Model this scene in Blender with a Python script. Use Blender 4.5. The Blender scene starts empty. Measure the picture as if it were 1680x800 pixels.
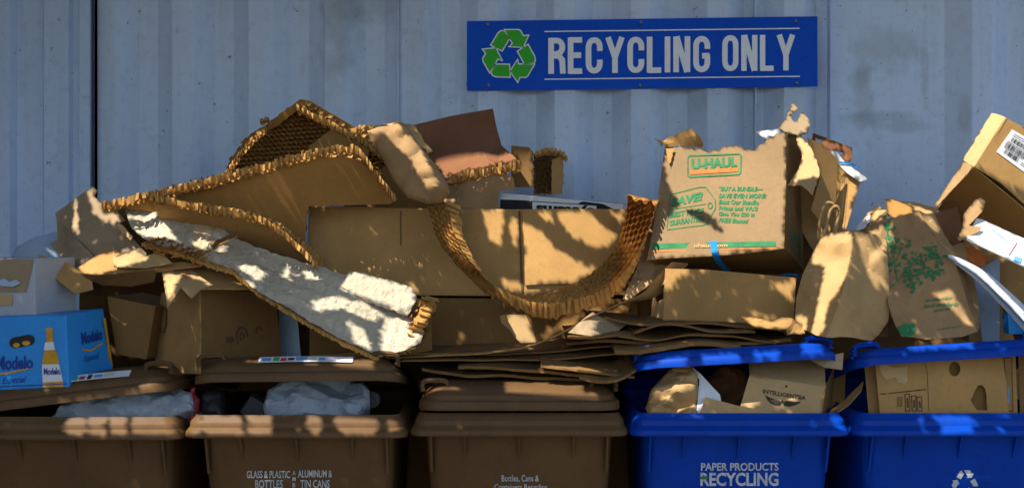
import bpy, bmesh, math, random
from mathutils import Vector, Matrix, noise
from mathutils.geometry import delaunay_2d_cdt
import numpy as np
random.seed(7)
R = math.radians
scene = bpy.context.scene

# ------------------------------------------------------------------ camera
CAM_D, CAM_Z, FPX = 3.8, 1.55, 2209.0
cam = bpy.data.cameras.new("camera"); cam_o = bpy.data.objects.new("camera", cam)
scene.collection.objects.link(cam_o); scene.camera = cam_o
cam_o.location = (0, -CAM_D, CAM_Z); cam_o.rotation_euler = (R(90), 0, 0)
cam.sensor_width = 36.0; cam.lens = FPX * 36.0 / 1680.0; cam.clip_end = 500; cam.clip_start = 0.05
cam.dof.use_dof = True; cam.dof.focus_distance = 4.35; cam.dof.aperture_fstop = 3.2

# ------------------------------------------------------------------ light
SUN = Vector((-0.42, -0.44, 0.79)).normalized()
world = bpy.data.worlds.new("World"); scene.world = world; world.use_nodes = True
wn = world.node_tree.nodes; wl = world.node_tree.links
sky = wn.new("ShaderNodeTexSky"); sky.sky_type = 'NISHITA'; sky.sun_disc = False
sky.sun_elevation = math.asin(SUN.z); sky.sun_rotation = math.atan2(SUN.x, SUN.y)
wn["Background"].inputs[1].default_value = 0.12
wl.new(sky.outputs[0], wn["Background"].inputs[0])
sl = bpy.data.lights.new("sun", 'SUN'); sl.energy = 5.0; sl.angle = R(0.32); sl.color = (1.0, 0.93, 0.81)
so = bpy.data.objects.new("sun", sl); scene.collection.objects.link(so)
so.rotation_euler = SUN.to_track_quat('Z', 'Y').to_euler(); so.location = (-3, -3, 6)
scene.view_settings.view_transform = 'Standard'; scene.view_settings.look = 'None'
scene.view_settings.exposure = 1.05; scene.view_settings.gamma = 1.0

# ------------------------------------------------------------------ places
def W(px, py, Y):                     # a point of the place seen at a pixel of the photograph, at depth Y
    s = (CAM_D + Y) / FPX
    return Vector(((px - 840) * s, Y, CAM_Z - (py - 400) * s))

def wobble(p, amp, f=3.0, seed=0.0):
    if amp == 0: return Vector((0, 0, 0))
    q = p * f + Vector((seed * 7.1, seed * 3.3, seed))
    return Vector((noise.noise(q), noise.noise(q + Vector((31, 0, 0))), noise.noise(q + Vector((0, 57, 0))))) * amp

def tri(x): x = x - math.floor(x); return 2 * abs(2 * x - 1) - 1
_fr = random.Random(44)
FOLDS = [(Vector((_fr.gauss(0, 1), _fr.gauss(0, .5), _fr.gauss(0, 1))).normalized(), _fr.uniform(.35, 1.3), _fr.random()) for _ in range(24)]
def crease(p, f, seed=0.0):           # folded-paper relief: sharp ridges between flat facets
    q = p * f * .42; k0 = int(seed * 5) % 24
    w = wobble(q, .28, 1.1, seed); q = q + w; h = 0; a = 1.0
    for k in range(6):
        n, fr, ph = FOLDS[(k0 + k * 5) % 24]; gate = .35 + .65 * max(0, min(1, .5 + 1.6 * noise.noise(q * .9 + Vector((k * 9.1, seed, 0)))))
        h += tri(q.dot(n) * fr + ph + seed) * gate / (fr + .3); 
    d, _ = noise.voronoi(q * 1.9 + Vector((seed, seed * 2.7, -seed)))
    return h * .55 + (d[1] - d[0]) * .7

class Geo:
    def __init__(s): s.v = []; s.f = []; s.m = []
    def add(s, vs, fs, m=0):
        o = len(s.v); s.v.extend(Vector(x) for x in vs)
        for f in fs: s.f.append(tuple(o + i for i in f)); s.m.append(m)
        return s
    def join(s, g, m=None):
        o = len(s.v); s.v.extend(g.v)
        for f, k in zip(g.f, g.m): s.f.append(tuple(o + i for i in f)); s.m.append(k if m is None else m)
        return s
    def moved(s, fn):
        g = Geo(); g.v = [fn(v) for v in s.v]; g.f = list(s.f); g.m = list(s.m); return g

def base_of(g):
    z = min(v.z for v in g.v); xs = [v.x for v in g.v]; ys = [v.y for v in g.v]
    return Vector(((min(xs) + max(xs)) / 2, (min(ys) + max(ys)) / 2, z))

def link_geo(name, g, mats, loc, smooth=False, bevel=0, mesh=None):
    if mesh is None:
        mesh = bpy.data.meshes.new(name)
        mesh.from_pydata([tuple(v - loc) for v in g.v], [], g.f)
        if not isinstance(mats, (list, tuple)): mats = [mats]
        for m in mats: mesh.materials.append(m)
        if len(mats) > 1: mesh.polygons.foreach_set("material_index", [min(k, len(mats) - 1) for k in g.m])
        if smooth: mesh.polygons.foreach_set("use_smooth", [True] * len(mesh.polygons))
        mesh.update()
        if smooth is not True and smooth:
            mesh.set_sharp_from_angle(angle=R(smooth))
    o = bpy.data.objects.new(name, mesh); scene.collection.objects.link(o)
    if bevel:
        md = o.modifiers.new("bevel", 'BEVEL'); md.width = bevel; md.segments = 2; md.limit_method = 'ANGLE'; md.angle_limit = R(35)
    return o

class Thing:
    def __init__(s, name, label, cat, loc, group=None):
        s.loc = Vector(loc); s.o = bpy.data.objects.new(name, None); scene.collection.objects.link(s.o)
        s.o.empty_display_size = 0.05; s.o.location = s.loc
        s.o['label'] = label; s.o['category'] = cat
        if group: s.o['group'] = group
    def part(s, name, g, mats, smooth=False, bevel=0, label=None, parent=None, stuff=False):
        o = link_geo(name, g, mats, s.loc, smooth, bevel)
        o.parent = parent or s.o
        if label: o['label'] = label
        if stuff: o['kind'] = 'stuff'
        return o

def single(name, label, cat, g, mats, smooth=False, bevel=0, group=None, kind=None):
    loc = base_of(g); o = link_geo(name, g, mats, loc, smooth, bevel); o.location = loc
    if label: o['label'] = label
    if cat: o['category'] = cat
    if group: o['group'] = group
    if kind: o['kind'] = kind
    return o

# ------------------------------------------------------------------ surfaces
def inside(poly, x, y):
    c = False; n = len(poly); j = n - 1
    for i in range(n):
        xi, yi = poly[i][0], poly[i][1]; xj, yj = poly[j][0], poly[j][1]
        if (yi > y) != (yj > y) and x < (xj - xi) * (y - yi) / (yj - yi) + xi: c = not c
        j = i
    return c

def edge_dist(poly, x, y):
    best = 1e9; n = len(poly)
    for i in range(n):
        ax, ay = poly[i][0], poly[i][1]; bx, by = poly[(i + 1) % n][0], poly[(i + 1) % n][1]
        dx, dy = bx - ax, by - ay; L = dx * dx + dy * dy
        t = 0 if L == 0 else max(0, min(1, ((x - ax) * dx + (y - ay) * dy) / L))
        d = math.hypot(x - ax - t * dx, y - ay - t * dy)
        if d < best: best = d
    return best

class Surf:
    """a surface through points (px, py, Y): a plane, plus what the points deviate from it"""
    def __init__(s, pts, amp=0.0, f=3.0, cr=0.0, cf=12.0, seed=0.0, bulge=0.0, br=40, outline=None, flat=False, an=1.0):
        s.an = an
        A = np.array([[p[0] / 1000, p[1] / 1000, 1] for p in pts]); b = np.array([1 / (CAM_D + p[2]) for p in pts])
        s.k = np.linalg.lstsq(A, b, rcond=None)[0]; s.pts = pts
        s.res = [0.0 if flat else float(b[i] - A[i] @ s.k) for i in range(len(pts))]
        s.amp, s.f, s.cr, s.cf, s.seed, s.bulge, s.br, s.ol = amp, f, cr, cf, seed, bulge, br, outline or pts
        s.curved = max(abs(r) for r in s.res) > 1e-6
        a, c = W(600, 300, s.Y(600, 300, 1)), W(700, 300, s.Y(700, 300, 1)); d = W(600, 400, s.Y(600, 400, 1))
        n = (c - a).cross(d - a).normalized()
        s.n = n if n.y < 0 else -n          # faces the camera side
    def Y(s, x, y, plane=0):
        v = s.k[0] * x / 1000 + s.k[1] * y / 1000 + s.k[2]
        if not plane and s.curved:
            ws = 0; r = 0
            for p, q in zip(s.pts, s.res):
                w = 1 / ((p[0] - x) ** 2 + (p[1] - y) ** 2 + 4); w *= w; ws += w; r += w * q
            v += r / ws
        return 1 / v - CAM_D
    def at(s, x, y, lift=0.0):
        p = W(x, y, s.Y(x, y)); b = 0
        if s.bulge:
            t = min(edge_dist(s.ol, x, y) / s.br, 1) if inside(s.ol, x, y) else 0
            b = s.bulge * math.sqrt(max(0, 1 - (1 - t) ** 2))
        d = wobble(p, s.amp, s.f, s.seed) if s.amp else Vector((0, 0, 0))
        if s.cr: b += s.cr * crease(Vector((p.x, p.y, p.z * s.an)), s.cf, s.seed)
        return p + d + s.n * (b + lift)

def ragged(pts, step=7, amp=2.5, seed=1, only=None):
    """a torn outline: the same points with jitter between them"""
    rr = random.Random(seed); out = []; n = len(pts)
    for i in range(n):
        a, b = pts[i], pts[(i + 1) % n]; out.append(a)
        if only is not None and i not in only: continue
        L = math.hypot(b[0] - a[0], b[1] - a[1]); k = int(L / step)
        if L == 0: continue
        nx, ny = -(b[1] - a[1]) / L, (b[0] - a[0]) / L
        for j in range(1, k):
            t = (j + rr.uniform(-.3, .3)) / k; q = rr.uniform(-amp, amp)
            out.append((a[0] + (b[0] - a[0]) * t + nx * q, a[1] + (b[1] - a[1]) * t + ny * q, a[2] + (b[2] - a[2]) * t))
    return out

def fill2d(outline, grid, holes=(), jit=0.25, seed=3):
    rr = random.Random(seed); vs = []; es = []
    def loop(pl):
        o = len(vs); m = 0
        for i in range(len(pl)):
            a, b = pl[i], pl[(i + 1) % len(pl)]
            L = math.hypot(b[0] - a[0], b[1] - a[1]); k = max(1, int(L / (grid * 1.2)))
            for j in range(k):
                t = j / k; vs.append(Vector((a[0] + (b[0] - a[0]) * t, a[1] + (b[1] - a[1]) * t))); m += 1
        for i in range(m): es.append((o + i, o + (i + 1) % m))
    loop(outline)
    for h in holes: loop(h)
    xs = [p[0] for p in outline]; ys = [p[1] for p in outline]
    if grid < max(max(xs) - min(xs), max(ys) - min(ys)):
        y = min(ys) + grid / 2; row = 0
        while y < max(ys):
            x = min(xs) + (grid / 2 if row % 2 else 0)
            while x < max(xs):
                qx, qy = x + rr.uniform(-jit, jit) * grid, y + rr.uniform(-jit, jit) * grid
                if inside(outline, qx, qy) and edge_dist(outline, qx, qy) > grid * .35 and not any(inside(h, qx, qy) for h in holes):
                    vs.append(Vector((qx, qy)))
                x += grid
            y += grid * .87; row += 1
    ov, oe, of, *_ = delaunay_2d_cdt(vs, es, [], 1, 1e-4)
    fs = []
    for f in of:
        cx = sum(ov[i].x for i in f) / len(f); cy = sum(ov[i].y for i in f) / len(f)
        if inside(outline, cx, cy) and not any(inside(h, cx, cy) for h in holes): fs.append(tuple(f))
    return [(v.x, v.y) for v in ov], fs

def shell(P, fs, off):
    """close a front sheet with a back sheet displaced by off(i) and side walls (material 1)"""
    g = Geo(); n = len(P); bk = [P[i] + off(i) for i in range(n)]
    fc = []
    for f in fs:
        a, b, c = P[f[0]], P[f[1]], P[f[2]]
        nn = (b - a).cross(c - a)
        fc.append(f if nn.dot(off(f[0])) < 0 else f[::-1])
    cnt = {}
    for f in fc:
        for i in range(len(f)):
            cnt[(f[i], f[(i + 1) % len(f)])] = 1
    g.v = list(P) + bk
    for f in fc:
        g.f.append(tuple(f)); g.m.append(0); g.f.append(tuple(i + n for i in reversed(f))); g.m.append(2)
    for (a, b) in cnt:
        if (b, a) not in cnt: g.f.append((b, a, a + n, b + n)); g.m.append(1)
    return g

def panel(pts, t=0.004, grid=16, surf=None, holes=(), lift=0.0, seed=3, **kw):
    s = surf or Surf(pts, seed=seed, **kw)
    vs, fs = fill2d(pts, grid, holes, seed=seed)
    P = [s.at(x, y, lift) for x, y in vs]
    return shell(P, fs, lambda i: -s.n * t)

def lump(pts, bulge=0.05, back=0.05, br=40, grid=8, cr=0.008, cf=14, seed=1.0, amp=0.01, f=6, flat=False, an=1.0):
    """a stuffed bag or crumpled ball: its outline, swelling to the front and to the back"""
    s = Surf(pts, amp=amp, f=f, cr=cr, cf=cf, seed=seed, bulge=bulge, br=br, flat=flat, an=an)
    vs, fs = fill2d(pts, grid, seed=int(seed * 10))
    P = [s.at(x, y) for x, y in vs]
    B = []
    for x, y in vs:
        t = min(edge_dist(pts, x, y) / br, 1); B.append(-s.n * (0.004 + (back + bulge) * math.sqrt(max(0, 1 - (1 - t) ** 2))))
    return shell(P, fs, lambda i: B[i]), s

def bil(q, u, v):
    return (q[0] * (1 - u) + q[1] * u) * (1 - v) + (q[3] * (1 - u) + q[2] * u) * v

def patch(q, t, nu=6, nv=6, amp=0.0, f=3.0, seed=0.0, out=None):
    """a sheet between four points of space, t thick away from `out`"""
    n = (q[1] - q[0]).cross(q[3] - q[0]).normalized()
    if out is not None and n.dot(out) < 0: n = -n
    P = []; fs = []
    for j in range(nv + 1):
        for i in range(nu + 1):
            p = bil(q, i / nu, j / nv); P.append(p + wobble(p, amp, f, seed))
    for j in range(nv):
        for i in range(nu):
            a = j * (nu + 1) + i; fs.append((a, a + 1, a + nu + 2)); fs.append((a, a + nu + 2, a + nu + 1))
    return shell(P, fs, lambda i: -n * t)

def box(c, n=7, amp=0.004, f=4.0, seed=0.0, skip=()):
    """six walls between eight corners c: front TL TR BR BL, back TL TR BR BL"""
    g = Geo(); idx = {'front': (0, 1, 2, 3), 'right': (1, 5, 6, 2), 'back': (5, 4, 7, 6), 'left': (4, 0, 3, 7), 'top': (4, 5, 1, 0), 'bottom': (3, 2, 6, 7)}
    key = {}
    def vid(p):
        k = (round(p.x, 5), round(p.y, 5), round(p.z, 5))
        if k not in key: key[k] = len(g.v); g.v.append(p + wobble(p, amp, f, seed))
        return key[k]
    for nm, q in idx.items():
        if nm in skip: continue
        Q = [c[i] for i in q]
        for j in range(n):
            for i in range(n):
                g.f.append(tuple(vid(bil(Q, a / n, b / n)) for a, b in ((i, j), (i, j + 1), (i + 1, j + 1), (i + 1, j)))); g.m.append(0)
    return g

def front_plane(q): return Surf(q, flat=True)
def extrude_box(q, vec, **kw):
    """box whose front face is the quad q of (px,py,Y) and which goes back by vec"""
    s = Surf(q, flat=True); F = [s.at(p[0], p[1]) for p in q]
    return box(F + [p + vec for p in F], **kw)

def tube(path, r, seg=8, close=True):
    g = Geo(); n = len(path); rs = r if isinstance(r, (list, tuple)) else [r] * n
    for i, p in enumerate(path):
        d = (path[min(i + 1, n - 1)] - path[max(i - 1, 0)]).normalized()
        a = d.cross(Vector((0, 0, 1)))
        if a.length < .1: a = d.cross(Vector((0, 1, 0)))
        a.normalize(); b = d.cross(a)
        for k in range(seg):
            t = 2 * math.pi * k / seg; g.v.append(p + (a * math.cos(t) + b * math.sin(t)) * rs[i])
    for i in range(n - 1):
        for k in range(seg):
            a0 = i * seg + k; a1 = i * seg + (k + 1) % seg; g.f.append((a0, a1, a1 + seg, a0 + seg)); g.m.append(0)
    if close:
        g.f.append(tuple(reversed(range(seg)))); g.m.append(0); g.f.append(tuple(range((n - 1) * seg, n * seg))); g.m.append(0)
    return g

def cat(path, n):                     # smooth curve through points
    out = []; P = [path[0]] + list(path) + [path[-1]]
    for i in range(1, len(P) - 2):
        for k in range(n):
            t = k / n; a, b, c, d = P[i - 1], P[i], P[i + 1], P[i + 2]
            out.append(0.5 * ((2 * b) + (c - a) * t + (2 * a - 5 * b + 4 * c - d) * t * t + (3 * b - a - 3 * c + d) * t ** 3))
    out.append(Vector(path[-1])); return out

def boxg(x0, x1, y0, y1, z0, z1):
    g = Geo(); g.add([(x0, y0, z0), (x1, y0, z0), (x1, y1, z0), (x0, y1, z0), (x0, y0, z1), (x1, y0, z1), (x1, y1, z1), (x0, y1, z1)],
                     [(0, 3, 2, 1), (4, 5, 6, 7), (0, 1, 5, 4), (1, 2, 6, 5), (2, 3, 7, 6), (3, 0, 4, 7)]); return g

# ------------------------------------------------------------------ honeycomb
def hexedges(x0, x1, y0, y1, a):
    """the walls of a hexagon lattice, side a"""
    es = set(); w = a * math.sqrt(3); r = 0; y = y0 - a
    pts = {}
    while y < y1 + a:
        x = x0 - w + (w / 2 if r % 2 else 0)
        while x < x1 + w:
            c = [(x + a * math.sin(R(60 * k)), y + a * math.cos(R(60 * k))) for k in range(6)]
            ks = [(round(p[0] / a * 20), round(p[1] / a * 20)) for p in c]
            for k in range(6):
                pts[ks[k]] = c[k]; e = tuple(sorted((ks[k], ks[(k + 1) % 6]))); es.add(e)
            x += w
        y += 1.5 * a; r += 1
    return [(pts[e[0]], pts[e[1]]) for e in es]

def comb(surf, outline, a=0.011, t=0.035, seed=1, rough=0.004, crush=0.0):
    """open cells behind the surface `surf` (a plane) inside the outline in pixels"""
    P = [surf.at(p[0], p[1]) for p in outline]; o = P[0]; n = surf.n
    e1 = (P[1] - P[0]); e1 = (e1 - n * e1.dot(n)).normalized(); e2 = n.cross(e1)
    pl = [((p - o).dot(e1), (p - o).dot(e2)) for p in P]
    xs = [p[0] for p in pl]; ys = [p[1] for p in pl]; g = Geo(); rr = random.Random(seed)
    for (p, q) in hexedges(min(xs), max(xs), min(ys), max(ys), a):
        ip, iq = inside(pl, *p), inside(pl, *q)
        if not ip and not iq: continue
        if not (ip and iq):
            k = rr.uniform(.3, .9)
            if ip: q = (p[0] + (q[0] - p[0]) * k, p[1] + (q[1] - p[1]) * k)
            else: p = (q[0] + (p[0] - q[0]) * k, q[1] + (p[1] - q[1]) * k)
        vs = []
        for (x, y) in (p, q):
            b = o + e1 * x + e2 * y
            j = noise.noise(b * 90) * rough; j2 = wobble(b, .004 + crush, 25, seed)
            vs.append((b + n * (-0.001 + j) + j2 * .6, b - n * (t + j * .5) + j2))
        g.add([vs[0][0], vs[1][0], vs[1][1], vs[0][1]], [(0, 1, 2, 3)])
    return g

def band(A, B, t, a=0.0095, n=14, seed=1, rough=0.004, thick_dir=None, jit=1.0, fins=True):
    """a strip of open cells: edges A and B (lists of points), cells run away from the face by t"""
    A = cat(A, n); B = cat(B, n); L = [0]
    for i in range(1, len(A)): L.append(L[-1] + ((A[i] + B[i]) / 2 - (A[i - 1] + B[i - 1]) / 2).length)
    Wd = sum((A[i] - B[i]).length for i in range(len(A))) / len(A); T = cat(thick_dir, n)
    def f(s, v, w):
        s = max(0, min(L[-1] - 1e-6, s)); i = 0
        while i < len(L) - 2 and L[i + 1] < s: i += 1
        k = (s - L[i]) / max(1e-6, L[i + 1] - L[i])
        a_ = A[i].lerp(A[i + 1], k); b_ = B[i].lerp(B[i + 1], k); t_ = T[i].lerp(T[i + 1], k)
        return a_.lerp(b_, v) + t_ * w
    g = Geo(); rr = random.Random(seed)
    for (p, q) in hexedges(0, L[-1], 0, Wd, a):
        if min(p[0], q[0]) < 0 or max(p[0], q[0]) > L[-1]: continue
        if not (-a * .6 < p[1] < Wd + a * .6 and -a * .6 < q[1] < Wd + a * .6): continue
        vs = []
        vm = (p[1] + q[1]) / 2 / Wd
        if fins and abs(p[0] - q[0]) > a * .3 and (vm > .72 or vm < .1) and rr.random() < .75: continue
        if rr.random() < .05 * jit: continue
        for (x, y) in (p, q):
            j = noise.noise(Vector((x * 60, y * 60, seed))) * .5 + .3; j3 = noise.cell(Vector((x / a * .7, y / a * .7, seed)))
            v = y / Wd
            e = 1 + (0.9 * j + .25 * j3 if (v < .12 or v > .88) else .25 * j)
            b0 = f(x, v, -rough * 5 * j * j3 * jit); b1 = f(x, v, t * e); d = wobble(b0, .006 * jit, 42, seed)
            vs.append((b0 + d, b1 + d * .6 + wobble(b1, .007 * jit, 75, seed + 3)))
        g.add([vs[0][0], vs[1][0], vs[1][1], vs[0][1]], [(0, 1, 2, 3)])
    return g

def slats(P, T, n=14, pitch=.0155, seed=1, out=Vector((0, -1, 0)), gap=.30):
    """the cut cell walls along an edge: small upright panels with dark gaps between them"""
    P = cat(P, n); T = cat(T, n); rr = random.Random(seed); g = Geo(); L = [0]
    for i in range(1, len(P)): L.append(L[-1] + (P[i] - P[i - 1]).length)
    s = 0.0; i = 0
    while s < L[-1]:
        while i < len(L) - 2 and L[i + 1] < s: i += 1
        k = (s - L[i]) / max(1e-6, L[i + 1] - L[i]); p = P[i].lerp(P[i + 1], k); t = T[i].lerp(T[i + 1], k); d = (P[i + 1] - P[i]).normalized()
        w = pitch * (1 - gap) * rr.uniform(.75, 1.25); yaw = rr.uniform(-.5, .5); dd = (d + out * yaw).normalized() * w
        if rr.random() > .07:
            lo = rr.uniform(-.12, .1); hi = rr.uniform(.85, 1.15); sk = d * rr.uniform(-.004, .004); pu = out * rr.uniform(-.002, .005); bend = out * rr.uniform(-.003, .004)
            a, b = p + t * lo + pu, p + dd + t * (lo + rr.uniform(-.1, .1)) + pu
            c, e = p + dd + t * (hi + rr.uniform(-.12, .12)) + sk + bend, p + t * hi + sk + bend
            m1, m2 = (a + e) / 2 + out * rr.uniform(-.003, .002), (b + c) / 2
            g.add([a, b, m2, m1, c, e], [(0, 1, 2, 3), (3, 2, 4, 5)])
            if rr.random() < .8:          # the wall running back from it into the board
                bk = -out * .02 + d * rr.uniform(-.004, .004); g.add([b, b + bk, c + bk, c], [(0, 1, 2, 3)])
        s += pitch * rr.uniform(.8, 1.2)
    return g

# ------------------------------------------------------------------ flat print
def text2d(s, bold=0.0, shear=0.0):
    cu = bpy.data.curves.new("lettering", 'FONT'); cu.body = s; cu.offset = bold; cu.shear = shear; cu.resolution_u = 3
    o = bpy.data.objects.new("lettering", cu); scene.collection.objects.link(o)
    dg = bpy.context.evaluated_depsgraph_get(); me = o.evaluated_get(dg).to_mesh()
    v = [(p.co.x, p.co.y) for p in me.vertices]; f = [tuple(p.vertices) for p in me.polygons]
    o.evaluated_get(dg).to_mesh_clear(); bpy.data.objects.remove(o); bpy.data.curves.remove(cu)
    x0 = min(p[0] for p in v); x1 = max(p[0] for p in v); y0 = min(p[1] for p in v); y1 = max(p[1] for p in v)
    return [((p[0] - x0) / (x1 - x0), 1 - (p[1] - y0) / (y1 - y0)) for p in v], f

def stroke2d(pts, w, closed=False):
    pts = [p for i, p in enumerate(pts) if i == 0 or math.hypot(p[0] - pts[i - 1][0], p[1] - pts[i - 1][1]) > 1e-4]
    n = len(pts); out = []; fs = []
    for i in range(n):
        a = pts[i - 1] if (i or closed) else None; b = pts[i]; c = pts[(i + 1) % n] if (i < n - 1 or closed) else None
        def dr(p, q):
            L = math.hypot(q[0] - p[0], q[1] - p[1]) or 1; return ((q[0] - p[0]) / L, (q[1] - p[1]) / L)
        d1 = dr(a, b) if a else dr(b, c); d2 = dr(b, c) if c else d1
        nx, ny = -(d1[1] + d2[1]), d1[0] + d2[0]; L = math.hypot(nx, ny) or 1; nx /= L; ny /= L
        k = max(.4, nx * -d1[1] + ny * d1[0]); h = w / 2 / k
        out += [(b[0] + nx * h, b[1] + ny * h), (b[0] - nx * h, b[1] - ny * h)]
    for i in range(n - 1 + (1 if closed else 0)):
        a = 2 * i; b = 2 * ((i + 1) % n); fs.append((a, b, b + 1, a + 1))
    return out, fs

def poly2d(pts):
    v = [Vector((p[0], p[1])) for p in pts]; n = len(v)
    ov, oe, of, *_ = delaunay_2d_cdt(v, [(i, (i + 1) % n) for i in range(n)], [], 1, 1e-5)
    return [(p.x, p.y) for p in ov], [tuple(f) for f in of]

def on_surf(v2, f2, surf, lift=0.0012):          # v2 in pixels
    g = Geo(); P = [surf.at(x, y, lift) for x, y in v2]; fs = []
    for f in f2:
        n = (P[f[1]] - P[f[0]]).cross(P[f[2]] - P[f[0]]); fs.append(f if n.dot(surf.n) > 0 else f[::-1])
    return g.add(P, fs)

def quadmap(v, q):                                # unit square to quad TL TR BR BL in pixels
    out = []
    for (u, w) in v:
        out.append(((q[0][0] * (1 - u) + q[1][0] * u) * (1 - w) + (q[3][0] * (1 - u) + q[2][0] * u) * w,
                    (q[0][1] * (1 - u) + q[1][1] * u) * (1 - w) + (q[3][1] * (1 - u) + q[2][1] * u) * w))
    return out

def print_text(s, q, surf, bold=0.0, shear=0.0, lift=0.0012):
    v, f = text2d(s, bold, shear); return on_surf(quadmap(v, q), f, surf, lift)

def print_stroke(pts, w, surf, closed=False, lift=0.0012):
    v, f = stroke2d(pts, w, closed); return on_surf(v, f, surf, lift)

def print_poly(pts, surf, lift=0.0012):
    v, f = poly2d(pts); return on_surf(v, f, surf, lift)

def arc(cx, cy, rx, ry, a0, a1, n=8):
    return [(cx + rx * math.cos(R(a0 + (a1 - a0) * i / n)), cy + ry * math.sin(R(a0 + (a1 - a0) * i / n))) for i in range(n + 1)]

# ------------------------------------------------------------------ materials
def mat(name, color, rough=0.7, var=0.0, vscale=6.0, color2=None, bump=0.0, bscale=60.0, spec=0.3, trans=0.0, metal=0.0,
        flute=0.0, fscale=900.0, fdir='X', spots=0.0, spotcol=(0.05, 0.04, 0.03), alpha=1.0, coat=0.0, streak=0.0, bdist=.004):
    m = bpy.data.materials.new(name); m.use_nodes = True; nt = m.node_tree; N = nt.nodes; L = nt.links
    b = N["Principled BSDF"]; b.inputs["Roughness"].default_value = rough; b.inputs["Metallic"].default_value = metal
    b.inputs["Specular IOR Level"].default_value = spec; b.inputs["Coat Weight"].default_value = coat
    tc = N.new("ShaderNodeTexCoord"); oi = N.new("ShaderNodeObjectInfo")
    add = N.new("ShaderNodeVectorMath"); add.operation = 'ADD'
    L.new(tc.outputs["Object"], add.inputs[0])
    mul = N.new("ShaderNodeVectorMath"); mul.operation = 'SCALE'; mul.inputs[3].default_value = 1.0
    L.new(oi.outputs["Location"], mul.inputs[0]); L.new(mul.outputs[0], add.inputs[1]); vec = add.outputs[0]
    def noise_n(sc, det=4, ro=.6, v=vec):
        n = N.new("ShaderNodeTexNoise"); n.inputs["Scale"].default_value = sc; n.inputs["Detail"].default_value = det; n.inputs["Roughness"].default_value = ro
        L.new(v, n.inputs["Vector"]); return n
    def mix(a, bb, fac):
        x = N.new("ShaderNodeMix"); x.data_type = 'RGBA'
        for k, s_ in ((6, a), (7, bb)):
            if isinstance(s_, tuple): x.inputs[k].default_value = (*s_, 1)
            else: L.new(s_, x.inputs[k])
        if isinstance(fac, float): x.inputs[0].default_value = fac
        else: L.new(fac, x.inputs[0])
        return x.outputs[2]
    def ramp(src, a, c):
        r = N.new("ShaderNodeMapRange"); r.inputs[1].default_value = a; r.inputs[2].default_value = c; L.new(src, r.inputs[0]); return r.outputs[0]
    col = color
    if var or color2:
        n1 = noise_n(vscale, 5, .65)
        c2 = color2 or tuple(max(0, c * (1 - var)) for c in color)
        col = mix(color, c2, ramp(n1.outputs[0], .35, .68))
        n3 = noise_n(vscale * 14, 3, .7)
        col = mix(col, tuple(c * .72 for c in color), ramp(n3.outputs[0], .52, .9))
    if streak:
        mp = N.new("ShaderNodeMapping"); mp.inputs["Scale"].default_value = (14, 14, 1.2); L.new(vec, mp.inputs[0])
        ns = noise_n(1.6, 5, .7, mp.outputs[0])
        f_ = N.new("ShaderNodeMath"); f_.operation = 'MULTIPLY'; f_.inputs[1].default_value = streak; L.new(ramp(ns.outputs[0], .5, .8), f_.inputs[0])
        col = mix(col, spotcol, f_.outputs[0])
    if spots:
        n2 = noise_n(vscale * 4.3, 6, .75)
        f_ = N.new("ShaderNodeMath"); f_.operation = 'MULTIPLY'; f_.inputs[1].default_value = spots; L.new(ramp(n2.outputs[0], .6, .78), f_.inputs[0])
        col = mix(col, spotcol, f_.outputs[0])
    if isinstance(col, tuple): b.inputs["Base Color"].default_value = (*col, 1)
    else: L.new(col, b.inputs["Base Color"])
    h = None
    if bump:
        nb = noise_n(bscale, 6, .65); h = nb.outputs[0]
    bp = None
    if bump:
        bp = N.new("ShaderNodeBump"); bp.inputs["Strength"].default_value = bump; bp.inputs["Distance"].default_value = bdist; L.new(h, bp.inputs["Height"])
    if flute:
        wv = N.new("ShaderNodeTexWave"); wv.bands_direction = fdir; wv.inputs["Scale"].default_value = fscale / 20; wv.inputs["Distortion"].default_value = .6
        L.new(vec, wv.inputs["Vector"])
        b2 = N.new("ShaderNodeBump"); b2.inputs["Strength"].default_value = flute; b2.inputs["Distance"].default_value = 0.002
        L.new(wv.outputs[0], b2.inputs["Height"])
        if bp: L.new(bp.outputs[0], b2.inputs["Normal"])
        bp = b2
    if bp: L.new(bp.outputs[0], b.inputs["Normal"])
    out = N["Material Output"]
    last = b.outputs[0]
    if trans:
        tr = N.new("ShaderNodeBsdfTranslucent")
        if isinstance(col, tuple): tr.inputs[0].default_value = (*col, 1)
        else: L.new(col, tr.inputs[0])
        ms = N.new("ShaderNodeMixShader"); ms.inputs[0].default_value = trans; L.new(last, ms.inputs[1]); L.new(tr.outputs[0], ms.inputs[2]); last = ms.outputs[0]
    if alpha < 1:
        tp = N.new("ShaderNodeBsdfTransparent"); ms = N.new("ShaderNodeMixShader"); ms.inputs[0].default_value = alpha
        L.new(tp.outputs[0], ms.inputs[1]); L.new(last, ms.inputs[2]); last = ms.outputs[0]
    L.new(last, out.inputs[0]); return m

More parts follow.
